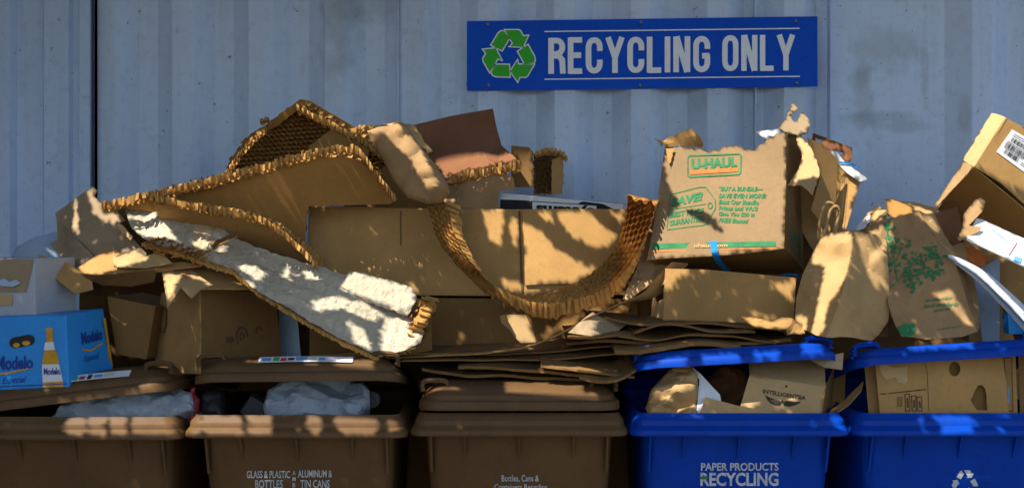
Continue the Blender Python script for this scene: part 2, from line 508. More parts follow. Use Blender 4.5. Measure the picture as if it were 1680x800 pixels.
M = {}
cb = dict(rough=.88, bump=.12, bscale=140, spec=.15)
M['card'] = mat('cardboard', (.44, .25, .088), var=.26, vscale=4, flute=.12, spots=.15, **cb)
M['card_dk'] = mat('cardboard_dull_shaded', (.22, .118, .040), var=.22, vscale=4, flute=.12, spots=.25, **cb)  # darker copy of cardboard; shade of dim sides and stack put into its colour
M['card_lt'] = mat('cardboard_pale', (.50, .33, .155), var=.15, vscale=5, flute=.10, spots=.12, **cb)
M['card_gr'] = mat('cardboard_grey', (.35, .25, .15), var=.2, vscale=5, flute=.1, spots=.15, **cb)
M['carrier'] = mat('carrier_board', (.42, .43, .46), rough=.6, var=.15, vscale=8, spots=.2)
M['moving'] = mat('moving_carton_board', (.275, .182, .095), var=.2, vscale=5, flute=.10, spots=.15, **cb)
M['card_sh'] = mat('cardboard_weathered_shade', (.17, .095, .038), var=.3, vscale=5, spots=.4, **cb)  # darkest cardboard, spotted; the flattened stack's shade is put into its colour
M['card_red'] = mat('cardboard_reddish', (.21, .09, .042), var=.25, vscale=6, spots=.3, **cb)
M['card_or'] = mat('honeycomb_facing', (.58, .30, .085), var=.15, vscale=7, trans=.35, flute=.15, fdir='Z', **cb)
M['edge'] = mat('cardboard_edge', (.48, .28, .10), var=.5, vscale=90, rough=.9, bump=.6, bscale=350, spec=.1)
M['comb'] = mat('honeycomb_paper', (.54, .29, .085), var=.3, vscale=18, rough=.85, bump=.25, bscale=120, spec=.1, trans=.12)
M['kraft'] = mat('kraft_paper', (.45, .28, .12), var=.16, vscale=5, rough=.8, bump=.2, bscale=55, spec=.2, spots=.1)
M['kraft_dk'] = mat('kraft_paper_worn_shade', (.36, .22, .10), var=.25, vscale=6, rough=.8, bump=.25, bscale=60, spec=.2, spots=.35, spotcol=(.2, .09, .04))  # worn paper; also carries the kraft roll's shade in its colour
M['fibre'] = mat('white_fibre_facing', (.54, .47, .35), var=.15, vscale=6, rough=.92, bump=1.0, bscale=85, bdist=.009, spec=.1, spots=.35, spotcol=(.42, .27, .12))
M['white'] = mat('white_card', (.72, .72, .72), rough=.6, var=.08, vscale=8)
M['paper'] = mat('white_paper', (.78, .79, .82), rough=.7, var=.06, vscale=10, trans=.1)
M['green'] = mat('green_print', (.03, .20, .075), rough=.75, var=.35, vscale=40)
M['orange'] = mat('orange_print', (.62, .17, .035), rough=.75, var=.25, vscale=40)
M['dkprint'] = mat('dark_print', (.045, .035, .03), rough=.8, var=.4, vscale=60)
M['brprint'] = mat('brown_print', (.13, .075, .035), rough=.8, var=.4, vscale=60)
M['pale'] = mat('pale_print', (.55, .52, .40), rough=.7)
M['signblue'] = mat('sign_blue', (.002, .085, .60), rough=.6, var=.1, vscale=3, spec=.15, spots=.15)
M['signwhite'] = mat('sign_white', (.86, .88, .92), rough=.5, var=.06, vscale=9)
M['signgreen'] = mat('sign_green', (.025, .42, .015), rough=.5)
M['brick'] = mat('dark_brick', (.20, .12, .09), rough=.9, var=.4, vscale=7, bump=.6, bscale=30)
M['blocker_white'] = mat('blocker_white_paint', (.75, .77, .80), rough=.6)  # white for the added light blockers
M['screw'] = mat('screw_metal', (.22, .17, .13), rough=.45, metal=.6)
M['binbrown'] = mat('brown_plastic', (.13, .070, .029), rough=.5, var=.25, vscale=5, bump=.15, bscale=260, spec=.15, spots=.55, spotcol=(.045, .03, .018), streak=.3)
M['binblue'] = mat('blue_plastic', (.001, .045, .36), rough=.42, var=.18, vscale=5, bump=.15, bscale=260, spec=.15, spots=.5, spotcol=(.01, .02, .08), streak=.25)
M['binprint'] = mat('bin_lettering', (.55, .58, .60), rough=.6, var=.4, vscale=50)
M['black'] = mat('black_plastic', (.018, .018, .02), rough=.5)
M['blackrough'] = mat('black_print', (.02, .02, .022), rough=.8, var=.3, vscale=20)
M['bag'] = mat('white_plastic_film', (.55, .63, .72), rough=.2, var=.12, vscale=9, spec=.6, trans=.4, bump=.8, bscale=32, bdist=.014, alpha=.86)
M['greenish'] = mat('tinted_bottle_plastic', (.25, .36, .26), rough=.25, trans=.4)
M['beer'] = mat('beer_carton_blue', (.02, .27, .70), rough=.45, var=.12, vscale=6, spec=.4)
M['beerdk'] = mat('beer_print_navy', (.01, .045, .26), rough=.5)
M['gold'] = mat('gold_print', (.55, .30, .035), rough=.45)
M['amber'] = mat('beer_amber_print', (.66, .33, .02), rough=.45, var=.35, vscale=30)
M['stickerblue'] = mat('sticker_blue', (.12, .32, .60), rough=.4)
M['stickergreen'] = mat('sticker_green', (.06, .32, .08), rough=.4)
M['stickerred'] = mat('sticker_red', (.35, .03, .05), rough=.4)
M['tape'] = mat('blue_tape', (.01, .20, .52), rough=.5)
M['paletape'] = mat('packing_tape', (.55, .42, .25), rough=.3, var=.15, vscale=20, spec=.5)
M['leaf'] = mat('leaf_green', (.05, .09, .025), rough=.6, var=.4, vscale=8)
M['bark'] = mat('bark', (.11, .08, .055), rough=.95, var=.4, vscale=9, bump=1.0, bscale=30)
M['concrete'] = mat('asphalt', (.07, .066, .06), rough=.9, var=.25, vscale=1.2, bump=.3, bscale=40, spots=.2)
M['pebble'] = mat('pale_blue_plastic', (.35, .45, .58), rough=.5, var=.1)

# ------------------------------------------------------------------ wall material: faded blue container paint
def wallmat(name, base):
    m = mat(name, base, rough=.55, var=.09, vscale=2.2, bump=.1, bscale=22, spec=.3, spots=.12, spotcol=(.14, .12, .09), streak=.16)
    nt = m.node_tree; N = nt.nodes; L = nt.links; b = N["Principled BSDF"]
    prev = b.inputs["Base Color"].links[0].from_socket
    geo = N.new("ShaderNodeNewGeometry")
    def stain(prev, cx, cz, sx, sz, colr, amt, nscale=9):
        sub = N.new("ShaderNodeVectorMath"); sub.operation = 'SUBTRACT'; sub.inputs[1].default_value = (cx, 0, cz); L.new(geo.outputs["Position"], sub.inputs[0])
        mu = N.new("ShaderNodeVectorMath"); mu.operation = 'MULTIPLY'; mu.inputs[1].default_value = (1 / sx, 0, 1 / sz); L.new(sub.outputs[0], mu.inputs[0])
        ln = N.new("ShaderNodeVectorMath"); ln.operation = 'LENGTH'; L.new(mu.outputs[0], ln.inputs[0])
        no = N.new("ShaderNodeTexNoise"); no.inputs["Scale"].default_value = nscale; no.inputs["Detail"].default_value = 6; L.new(geo.outputs["Position"], no.inputs["Vector"])
        ad = N.new("ShaderNodeMath"); ad.operation = 'MULTIPLY_ADD'; ad.inputs[1].default_value = 1.6; L.new(no.outputs[0], ad.inputs[0]); L.new(ln.outputs[1], ad.inputs[2])
        mr = N.new("ShaderNodeMapRange"); mr.inputs[1].default_value = 1.35; mr.inputs[2].default_value = 2.0; mr.inputs[3].default_value = amt; mr.inputs[4].default_value = 0; L.new(ad.outputs[0], mr.inputs[0])
        x = N.new("ShaderNodeMix"); x.data_type = 'RGBA'; L.new(mr.outputs[0], x.inputs[0]); L.new(prev, x.inputs[6]); x.inputs[7].default_value = (*colr, 1)
        return x.outputs[2]
    def sx_(px): return (px - 840) * .002218
    def sz_(py): return CAM_Z - (py - 400) * .002218
    olive = (.13, .14, .10)
    # rubbed-off sticker marks on the right-hand flat panel, dirt run near the ridge left of the sign
    for (x, y, w, h, a) in ((1468, 75, 60, 38, .55), (1450, 190, 75, 12, .6), (1424, 160, 16, 60, .5), (1525, 110, 7, 75, .45), (1480, 205, 60, 11, .6), (1418, 120, 18, 25, .55),
                            (1585, 190, 10, 30, .5), (560, 20, 34, 120, .75), (600, 5, 60, 30, .5), (675, 30, 26, 130, .35)):
        prev = stain(prev, sx_(x), sz_(y), w * .002218, h * .002218, olive, a * .45, 14)
    sp = N.new("ShaderNodeTexNoise"); sp.inputs["Scale"].default_value = 48; sp.inputs["Detail"].default_value = 5; L.new(geo.outputs["Position"], sp.inputs["Vector"])
    mr = N.new("ShaderNodeMapRange"); mr.inputs[1].default_value = .69; mr.inputs[2].default_value = .74; mr.inputs[4].default_value = .75; L.new(sp.outputs[0], mr.inputs[0])
    x = N.new("ShaderNodeMix"); x.data_type = 'RGBA'; L.new(mr.outputs[0], x.inputs[0]); L.new(prev, x.inputs[6]); x.inputs[7].default_value = (.10, .075, .055, 1)
    L.new(x.outputs[2], b.inputs["Base Color"]); return m
M['wall'] = wallmat('container_paint', (.57, .69, .87))
M['wall2'] = wallmat('container_paint_left', (.50, .62, .82))

# ------------------------------------------------------------------ ground, container walls
g = Geo(); g.add([(-60, -60, 0), (60, -60, 0), (60, 60, 0), (-60, 60, 0)], [(0, 1, 2, 3)])
o = single('ground', None, None, g, M['concrete'], kind='structure')

def sheet_profile(xy, z0, z1, t=0.002, nz=1):
    g = Geo(); n = len(xy)
    for k in range(nz + 1):
        z = z0 + (z1 - z0) * k / nz
        for (x, y) in xy: g.v.append(Vector((x, y, z)))
    for k in range(nz):
        for i in range(n - 1):
            a = k * n + i; g.f.append((a, a + 1, a + n + 1, a + n)); g.m.append(0)
    o = len(g.v)
    for v in list(g.v): g.v.append(v + Vector((0, t, 0)))
    for f in list(g.f): g.f.append(tuple(i + o for i in reversed(f))); g.m.append(0)
    return g
WY = 1.10; SW = (CAM_D + WY) / FPX
def wx(px): return (px - 840) * SW
prof = [(wx(160), WY - .04), (wx(160), WY)]
x = 880 - 125.5 * 6
while x < 1290:
    # ridge - slope going in (dark) - valley - slope coming out
    if x > 162: prof += [(wx(x), WY + .058)]
    prof += [(wx(max(x + 30, 163)), WY), (wx(x + 62), WY), (wx(x + 94), WY + .058)]
    x += 125.5
prof = [p for i, p in enumerate(prof)]
prof += [(wx(1345), WY + .058), (wx(1558), WY + .058), (wx(1595), WY), (wx(1627), WY), (wx(1660), WY + .058)]
x = 1690
while x < 2400:
    prof += [(wx(x), WY + .058), (wx(x + 30), WY), (wx(x + 62), WY), (wx(x + 94), WY + .058)]; x += 125.5
prof.sort(key=lambda p: p[0])
pr = []
for p in prof:
    if not pr or p[0] - pr[-1][0] > 1e-4 or abs(p[1] - pr[-1][1]) > 1e-4: pr.append(p)
wall = Thing('shipping_container', 'pale blue corrugated steel container wall carrying the blue sign', 'container', (0.9, WY, 0))
wall.part('corrugated_panel', sheet_profile(pr, .16, 2.62), M['wall'])
for px_ in (652, 1239, 1362): wall.part('weld_seam', boxg(wx(px_), wx(px_) + .004, WY - .003, WY + .05, .2, 2.6), M['wall'])
wall.part('bottom_rail', boxg(wx(160), wx(2400), WY - .02, WY + .06, .02, .158), M['wall'], bevel=.005)
wall.part('top_rail', boxg(wx(160), wx(2400), WY - .02, WY + .06, 2.622, 2.70), M['wall'], bevel=.005)
wall.part('end_wall', boxg(wx(160), wx(160) + .003, WY + .004, WY + 2.4, .02, 2.7), M['wall'])
wall.part('roof_sheet', boxg(wx(160) + .004, wx(2400), WY + .062, WY + 2.4, 2.66, 2.69), M['wall'])

bb = Thing('sun_blocker', 'unseen white board on tall steel posts, added to shade the container wall', 'sun_blocker', (-4.3, -2.9, 0))  # unseen board added to keep direct sun off the container wall
bb.part('board', boxg(-6.9, -.2, -3.0, -2.9, 8.50, 10.9), M['blocker_white'])
bb.part('catwalk', boxg(-6.7, -.4, -3.35, -3.01, 9.43, 9.47), M['screw'])
for xx in (-6.6, -5.5): bb.part('post', tube([Vector((xx, -3.15, 0)), Vector((xx, -3.15, 8.42)), Vector((xx, -3.12, 10.6))], .11, 12), M['screw'], smooth=60)

bd = Thing('sky_blocker', 'unseen dark brick block added left of the picture to cut skylight on the wall', 'blocker', (-8, -3, 0))  # unseen block added to cut skylight from the left and darken the ribs
bd.part('wall', boxg(-11, -6.4, -9, 4, 0, 8.0), M['brick'])
bd.part('roof', boxg(-11.2, -6.2, -9.2, 4.2, 8.005, 8.2), M['concrete'])
for k in range(4): bd.part('window', boxg(-6.39, -6.36, -7.6 + k * 2.6, -6.4 + k * 2.6, 1.2, 2.6), M['black'])
bd.part('door', boxg(-6.39, -6.34, -5.9, -5.2, 0, 1.1), M['blocker_white'])
wall2 = Thing('shipping_container', 'second pale blue container whose grooved edge stands at the left margin', 'container', (wx(-100), WY, 0))
SL = (CAM_D + WY - .05) / FPX
def lx(px): return (px - 840) * SL
yl = WY - .05
p2 = [(lx(148), yl + .10), (lx(147.5), yl + .002), (lx(130), yl), (lx(127), yl + .02), (lx(117), yl + .022), (lx(112), yl + .002), (lx(72), yl), (lx(66), yl + .03), (lx(55), yl + .03), (lx(24), yl + .028), (lx(16), yl)]
x = -20
while x > -900:
    p2 += [(lx(x), yl), (lx(x - 32), yl), (lx(x - 64), yl + .055), (lx(x - 94), yl + .055)]; x -= 125.5
p2.reverse()
wall2.part('corrugated_panel', sheet_profile(p2, .16, 2.62), M['wall2'])
wall2.part('bottom_rail', boxg(lx(-950), lx(147), yl - .01, yl + .1, .02, .158), M['wall2'])
wall2.part('top_rail', boxg(lx(-950), lx(147), yl - .01, yl + .1, 2.622, 2.70), M['wall2'])
wall2.part('roof_sheet', boxg(lx(-950), lx(147), yl + .102, yl + 2.4, 2.66, 2.69), M['wall2'])

# ------------------------------------------------------------------ sign
YS = WY - .012
sgn = Surf([(766, 35, YS), (1341, 27, YS), (1341.5, 142, YS), (766, 149, YS)], flat=True)
sq = [(766, 35, YS), (1341, 27, YS), (1341.5, 142, YS), (766, 149, YS)]
sign = Thing('recycling_sign', 'long blue sign with white capital lettering and green arrows on the container wall', 'sign', W(1053, 146, YS))
sign.part('sign_board', panel(sq, t=.004, grid=60, surf=sgn), M['signblue'], bevel=0)
def sc(x, y): return (720 + x / 2.4706, y / 2.4706)
def glyph(ch):                        # condensed capitals as strokes in a cell w=1, h=1; x scaled by letter width
    if ch == 'I': return [[(.5, 0), (.5, 1)]], .34
    s = .17
    def rr(a, b, x0=.17, x1=.83, y0=.075, y1=.925, r=.2):
        pts = {'tl': arc(x0 + .3, y0 + r, .3, r, 180, 270, 5), 'tr': arc(x1 - .3, y0 + r, .3, r, 270, 360, 5), 'br': arc(x1 - .3, y1 - r, .3, r, 0, 90, 5), 'bl': arc(x0 + .3, y1 - r, .3, r, 90, 180, 5)}
        return pts
    q = rr(0, 0)
    if ch == 'O': return [q['tl'] + q['tr'] + q['br'] + q['bl'] + [q['tl'][0]]], 1
    if ch == 'C': return [[(.83, .38)] + q['tr'][::-1] + q['tl'][::-1] + q['bl'][::-1] + q['br'][::-1] + [(.83, .62)]], 1
    if ch == 'G': return [[(.83, .36)] + q['tr'][::-1] + q['tl'][::-1] + q['bl'][::-1] + q['br'][::-1] + [(.83, .52)], [(.95, .55), (.52, .55)]], 1
    if ch == 'L': return [[(.17, 0), (.17, 1)], [(.05, .935), (.95, .935)]], .86
    if ch == 'E': return [[(.17, 0), (.17, 1)], [(.05, .065), (.95, .065)], [(.05, .49), (.88, .49)], [(.05, .935), (.95, .935)]], .86
    if ch == 'Y': return [[(.13, 0), (.5, .56)], [(.87, 0), (.5, .56)], [(.5, .5), (.5, 1)]], 1.1
    if ch == 'N': return [[(.17, 0), (.17, 1)], [(.83, 0), (.83, 1)], [(.2, 0), (.8, 1)]], 1
    if ch == 'R': return [[(.17, 0), (.17, 1)], [(.1, .075), (.5, .075)] + arc(.5, .26, .33, .185, 270, 450, 8) + [(.5, .5), (.1, .5)], [(.62, .5), (.82, .62), (.86, 1)]], 1
def sign_word(word, x0, x1, yt0, yt1, h):
    gs = [glyph(c) for c in word]; gap = .16; tot = sum(w for _, w in gs) + gap * (len(word) - 1); unit = (x1 - x0) / tot; x = x0; res = []
    for (st, w) in gs:
        g = Geo()
        for k, s_ in enumerate(st):
            pts = []
            for (u, v) in s_:
                X = x + u * w * unit; top = yt0 + (yt1 - yt0) * (X - x0) / (x1 - x0); pts.append(sc(X, top + v * h))
            g.join(print_stroke(pts, unit * .33 / 2.4706 if w > .5 else unit * .33 / 2.4706, sgn, lift=.0015 + k * .0002))
        res.append(g); x += (w + gap) * unit
    return res
for g in sign_word('RECYCLING', 443, 1100, 155, 147, 145): sign.part('letter', g, M['signwhite'])
for g in sign_word('ONLY', 1148, 1443, 144, 141, 145): sign.part('letter', g, M['signwhite'])
for (a, b) in (((428, 129), (1462, 116)), ((428, 322), (1463, 310))):
    sign.part('border_line', print_stroke([sc(*a), sc(*b)], 1.9, sgn), M['signwhite'])
def grow(pl, k):
    cx = sum(p[0] for p in pl) / len(pl); cy = sum(p[1] for p in pl) / len(pl); n = len(pl); out = []
    ar = sum(pl[i][0] * pl[(i + 1) % n][1] - pl[(i + 1) % n][0] * pl[i][1] for i in range(n)); sg = 1 if ar > 0 else -1
    for i in range(n):
        a, b, c = pl[i - 1], pl[i], pl[(i + 1) % n]
        def nr(p, q):
            L = math.hypot(q[0] - p[0], q[1] - p[1]) or 1; return ((q[1] - p[1]) / L * sg, -(q[0] - p[0]) / L * sg)
        n1, n2 = nr(a, b), nr(b, c); m = (n1[0] + n2[0], n1[1] + n2[1]); L = math.hypot(*m) or 1
        d = min(2.0, 1 / max(.3, (m[0] * n1[0] + m[1] * n1[1]) / L)); out.append((b[0] + m[0] / L * k * d, b[1] + m[1] / L * k * d))
    return out
ARW = [[(213, 183), (241, 137), (252, 128), (264, 128), (284, 158), (256, 205)],
       [(270, 123), (322, 123), (331, 128), (341, 148), (361, 146), (341, 191), (288, 189), (301, 178), (283, 146)]]
def loop_emblem(th, surf, cx, cy, k, fm, om, rot=0, lift=.0015, inset=0, name='recycling_arrow'):
    for r in range(3):
        a = R(120 * r + rot)
        for pl in ARW:
            q = []
            for (x, y) in (grow(pl, -inset) if inset else pl):
                x -= 287; y -= 226; q.append((cx + (x * math.cos(a) - y * math.sin(a)) * k, cy + (x * math.sin(a) + y * math.cos(a)) * k))
            if om: o_ = th.part('arrow_outline', print_poly(grow(q, 1.9), surf, lift), om)
            th.part(name, print_poly(q, surf, lift + .0006), fm)
cx, cy = sc(287, 226)
loop_emblem(sign, sgn, cx, cy, 1 / 2.4706, M['signgreen'], M['signwhite'])
for (x, y) in ((198, 101), (818, 92), (1446, 87), (202, 346), (815, 347), (1450, 338)):
    p = sgn.at(*sc(x, y)); sign.part('screw', tube([p + Vector((0, .001, 0)), p + Vector((0, -.004, 0)), p + Vector((0, -.006, 0))], [.006, .0055, .003], 10), M['screw'], smooth=40)

# ------------------------------------------------------------------ bins
def rrect(w, d, r, z, yc, n=5):
    out = []
    for (sx, sy, a0) in ((1, -1, -90), (1, 1, 0), (-1, 1, 90), (-1, -1, 180)):
        cx, cy = sx * (w / 2 - r), yc + sy * (d / 2 - r)
        for i in range(n + 1):
            a = R(a0 + 90 * i / n); out.append(Vector((cx + r * math.cos(a), cy + r * math.sin(a), z)))
    return out
def loft(secs, cap0=True, cap1=True):
    g = Geo(); n = len(secs[0])
    for s_ in secs: g.v.extend(s_)
    for k in range(len(secs) - 1):
        for i in range(n):
            a = k * n + i; b = k * n + (i + 1) % n; g.f.append((a, b, b + n, a + n)); g.m.append(0)
    if cap0: g.f.append(tuple(reversed(range(n)))); g.m.append(0)
    if cap1: g.f.append(tuple(range((len(secs) - 1) * n, len(secs) * n))); g.m.append(0)
    return g
BD = .78                                    # depth of a bin
def make_bin(label, px0, px1, pyt, color, lift, roll, lidlabel, dz=0.0, group='wheeled recycling bins in a row', twist=0.0):
    w = (px1 - px0) * CAM_D / FPX; xc = ((px0 + px1) / 2 - 840) * CAM_D / FPX; zt = CAM_Z - (pyt - 400) * CAM_D / FPX
    m = M[color]; yc = BD / 2
    t = Thing('wheeled_bin', label, 'recycling bin', (xc, yc, 0), group)
    mv = lambda g: g.moved(lambda v: v + Vector((xc, 0, 0)))
    k = zt - 1.07
    secs = [rrect(w * .72, BD * .62, .05, .03, yc + .06), rrect(w * .74, BD * .66, .05, .30, yc + .05), rrect(w * .86, BD * .90, .045, .98 + k, yc + .01), rrect(w * .87, BD * .905, .045, 1.003 + k, yc),
            rrect(w - .004, BD, .04, 1.006 + k, yc), rrect(w, BD + .004, .04, 1.010 + k, yc), rrect(w - .002, BD, .04, 1.021 + k, yc), rrect(w - .006, BD - .006, .04, 1.024 + k, yc),
            rrect(w - .020, BD - .026, .04, 1.034 + k, yc), rrect(w - .022, BD - .028, .04, 1.047 + k, yc), rrect(w - .026, BD - .032, .04, 1.050 + k, yc), rrect(w - .044, BD - .052, .04, 1.062 + k, yc), rrect(w - .050, BD - .058, .035, 1.068 + k, yc),
            rrect(w - .070, BD - .078, .035, 1.060 + k, yc), rrect(w * .84, BD * .87, .04, .97 + k, yc + .01), rrect(w * .70, BD * .62, .05, .36, yc + .05)]
    body = t.part('bin_body', mv(loft(secs, True, True)), m, smooth=40)
    yf = lambda z: yc + .01 - BD * .45 + (0.98 - z) / .68 * .0            # front of the tapered body
    def front(z):                                                          # y of the front face at height z
        a = (z - .30) / (.98 + k - .30); y0 = yc + .05 - BD * .33; y1 = yc + .01 - BD * .45
        return y0 + (y1 - y0) * a
    for fx in (-.25, 0, .25, -.405, .405):                                     # gussets under the rim
        L = .07 if abs(fx) < .4 else .11
        x0 = xc + fx * w - .0035; z1 = 1.004 + k; z0 = z1 - L
        g = Geo(); g.add([(x0, front(z1) + .01, z1), (x0, front(z1) - .024, z1), (x0, front(z0) - .001, z0), (x0 + .007, front(z1) + .01, z1), (x0 + .007, front(z1) - .024, z1), (x0 + .007, front(z0) - .001, z0)],
                         [(0, 1, 2), (3, 5, 4), (0, 3, 4, 1), (1, 4, 5, 2), (2, 5, 3, 0)])
        t.part('rim_rib', g, m)
    for sx in (-1, 1):                                                     # wheels at the back
        c = Vector((xc + sx * w * .40, BD - .06, .125)); tn = Vector((sx, 0, 0))
        whl = t.part('wheel', tube([c - tn * .02, c + tn * .03], .125, 20), M['black'], smooth=40)
        t.part('hub', tube([c + tn * .03, c + tn * .036], .05, 14), m, parent=whl)
    t.part('axle', tube([Vector((xc - w * .42, BD - .06, .125)), Vector((xc + w * .42, BD - .06, .125))], .011, 8), M['screw'])
    t.part('push_bar', tube([Vector((xc - w * .36, BD + .035, 1.03 + k)), Vector((xc + w * .36, BD + .035, 1.03 + k))], .014, 10), m, smooth=40)
    # lid: hinged along the back, its front edge propped up by what is inside
    lw, ld = w - .045, BD - .015
    dm = .006 if color == 'binblue' else .028
    ls = [rrect(lw - .016, ld - .016, .05, 0.004, 0), rrect(lw, ld, .06, 0, 0), rrect(lw + .002, ld + .002, .06, .006, 0), rrect(lw, ld, .06, .021, 0), rrect(lw - .006, ld - .006, .06, .025, 0), rrect(lw - .026, ld - .026, .06, .028, 0),
          rrect(lw - .030, ld - .030, .06, .040, 0), rrect(lw - .044, ld - .044, .06, .047, 0), rrect(lw - .09, ld - .10, .05, .047 + dm * .6, 0), rrect(lw - .16, ld - .20, .05, .047 + dm * .85, 0), rrect(lw - .36, ld - .44, .04, .047 + dm, 0)]
    inner = [rrect(lw - .36, ld - .44, .04, .039 + dm, 0), rrect(lw - .11, ld - .12, .05, .038 + dm * .5, 0), rrect(lw - .046, ld - .046, .05, .036, 0), rrect(lw - .034, ld - .034, .05, .018, 0), rrect(lw - .016, ld - .016, .05, 0.004, 0)]
    def lidpose(v):
        # y=-ld/2 is the front; the hinge is at the back
        b = v.copy(); b.y += -ld / 2
        tx = b.x / (lw / 2); b.z += -roll_bend * tx * tx
        rot = Matrix.Rotation(-R(lift), 4, 'X'); b = rot @ b
        b = Matrix.Rotation(-R(roll), 4, 'Y') @ b
        return b + Vector((xc + twist, BD - .012, zt + .004 + dz))
    roll_bend = .012 if lift > 3 else 0
    lid = t.part('lid', loft(ls, False, True).moved(lidpose).join(loft(inner, True, False).moved(lidpose)), m, smooth=35)
    for sx in (-1, 1):
        hx = sx * (lw / 2 - .045); hy = -ld / 2 + .055
        g = Geo()
        path = cat([Vector((hx - .034, hy, .050)), Vector((hx - .030, hy, .078)), Vector((hx + .030, hy + .004, .078)), Vector((hx + .034, hy + .004, .050))], 4)
        g.join(tube(path, .0075, 6)); path = [p + Vector((0, .03, -.004)) for p in path]; g.join(tube(path, .0075, 6))
        g.join(boxg(hx - .030, hx + .030, hy - .002, hy + .032, .074, .083))
        t.part('lid_handle', g.moved(lambda v: lidpose(v + Vector((0, 0, (dm - .028) * .6)))), m, smooth=40, parent=lid)
    t.zt = zt; t.front = front; t.lidpose = lidpose; t.lw = lw; t.ld = ld; t.lid = lid; t.xc = xc; t.w = w
    if lidlabel:
        x0, x1, y0, y1 = lidlabel
        lb0 = Vector((0, -ld / 2 + .0215, .0485)); lb1 = Vector((0, -ld / 2 + .052, .047 + dm * .6 + .0012))
        def lq(a, b, c, d, h=0.0):
            up = Vector((0, -.5, .86)) * h; q0 = lb0.lerp(lb1, c) + up; q1 = lb0.lerp(lb1, d) + up
            return [q0 + Vector((a, 0, 0)), q0 + Vector((b, 0, 0)), q1 + Vector((b, 0, 0)), q1 + Vector((a, 0, 0))]
        st = patch(lq(x0, x1, .02, 1, .0012), .0008, 3, 1, out=Vector((0, -.5, 1)))
        t.part('lid_sticker', st.moved(lidpose), M['white'], parent=lid)
        rr = random.Random(int(px0) + 90); x = x0 + .008
        cols = ['stickerblue', 'stickergreen', 'stickerred', 'dkprint', 'stickerblue', 'pale']
        kx = 0
        while x < x1 - .07:
            wd = rr.uniform(.012, .035)
            g = patch(lq(x, min(x + wd, x1 - .004), rr.uniform(.08, .3), rr.uniform(.6, .92), .0018), .0004, 1, 1, out=Vector((0, -.5, 1))).moved(lidpose)
            t.part('lid_sticker_print', g, M[cols[kx % 6]]); kx += 1; x += wd + rr.uniform(.003, .012)
    return t

def bin_surf(b, off=0.0):
    z0, z1 = .80, .99
    def px(x, y): return 840 + x * FPX / (CAM_D + y)
    def py(z, y): return 400 + (CAM_Z - z) * FPX / (CAM_D + y)
    pts = []
    for x in (-.2, .2):
        for z in (z0, z1): y = b.front(z); pts.append((px(b.xc + x, y), py(z, y), y))
    return Surf(pts, flat=True)

b1 = make_bin('left-end brown wheeled bin, lid pushed up by a clear bag under a beer carton', -67, 297, 684, 'binbrown', 3.4, 7.0, (-.05, .17, -.30, -.20), dz=.0)
b2 = make_bin('brown wheeled bin lettered for glass bottles and cans, white bag poking from under its lid', 299, 668, 681, 'binbrown', 7.4, .6, (-.11, .16, -.34, -.26))
b3 = make_bin('brown wheeled bin with its lid shut, under the heap of flattened cardboard', 672, 1032, 678, 'binbrown', 0.3, 0, None)
b4 = make_bin('blue wheeled bin lettered PAPER PRODUCTS, lid raised by bags and a small carton', 1034, 1398, 678, 'binblue', 10.8, 3.2, None)
b5 = make_bin('blue wheeled bin at the right end with white recycling arrows and a folded carton inside', 1401, 1766, 678, 'binblue', 11.6, 3.6, None)

s = bin_surf(b2)
t_ = lambda b, txt, x0, x1, y0, y1, bold=.012: b.part('lettering', print_text(txt, [(x0, y0), (x1, y0), (x1, y1), (x0, y1)], bin_surf(b), bold, lift=.002), M['binprint'])
t_(b2, 'GLASS & PLASTIC', 405, 476, 771, 783); t_(b2, 'BOTTLES', 419, 464, 786, 799.5); t_(b2, 'ALUMINUM &', 489, 545, 770, 782); t_(b2, 'TIN CANS', 493, 541, 786, 799)
for k, c in enumerate('A M B'.split()): t_(b2, c, 480, 485, 771 + k * 10, 778 + k * 10)
t_(b3, 'Bottles, Cans &', 823, 884, 778, 790, .006); t_(b3, 'Containers Recycling', 811, 898, 793, 804, .006)
t_(b4, 'PAPER PRODUCTS', 1150, 1277, 758, 771, .02); t_(b4, 'RECYCLING', 1149, 1277, 774, 796, .03)
b4.part('green_smear', print_poly([(1146, 781), (1160, 779), (1163, 783), (1154, 785), (1148, 784)], bin_surf(b4), .003), M['green'])
loop_emblem(b5, bin_surf(b5), 1583, 791, .215, M['binprint'], None, lift=.0015, inset=5)


# ------------------------------------------------------------------ honeycomb boards and cartons, upper left
CARD = lambda k='card': [M[k], M['edge'], M[k]]
V = Vector

def honeyboard(name_label, outline, face=None, core=None, back=True, t=.035, mats='card_or', seed=1, group='honeycomb packing boards', cat_='honeycomb board', surf=None, a=.0105, face_kw=None, crush=0.0):
    s = surf or Surf(outline, flat=True)
    th = Thing('honeycomb_board', name_label, cat_, s.at(sum(p[0] for p in outline) / len(outline), max(p[1] for p in outline)), group)
    if face: th.part('facing_sheet', panel(face, t=.0015, grid=18, surf=s, lift=.002, seed=seed), CARD(mats))
    th.part('honeycomb_core', comb(s, core or outline, a=a, t=t, seed=seed, crush=crush), M['comb'], stuff=True)
    if back:
        o2 = [(p[0], p[1]) for p in outline]
        th.part('backing_sheet', panel([(p[0], p[1], 0) for p in outline], t=.0015, grid=30, surf=s, lift=-(t + .003), seed=seed), CARD('card_or'))
    th.s = s; return th

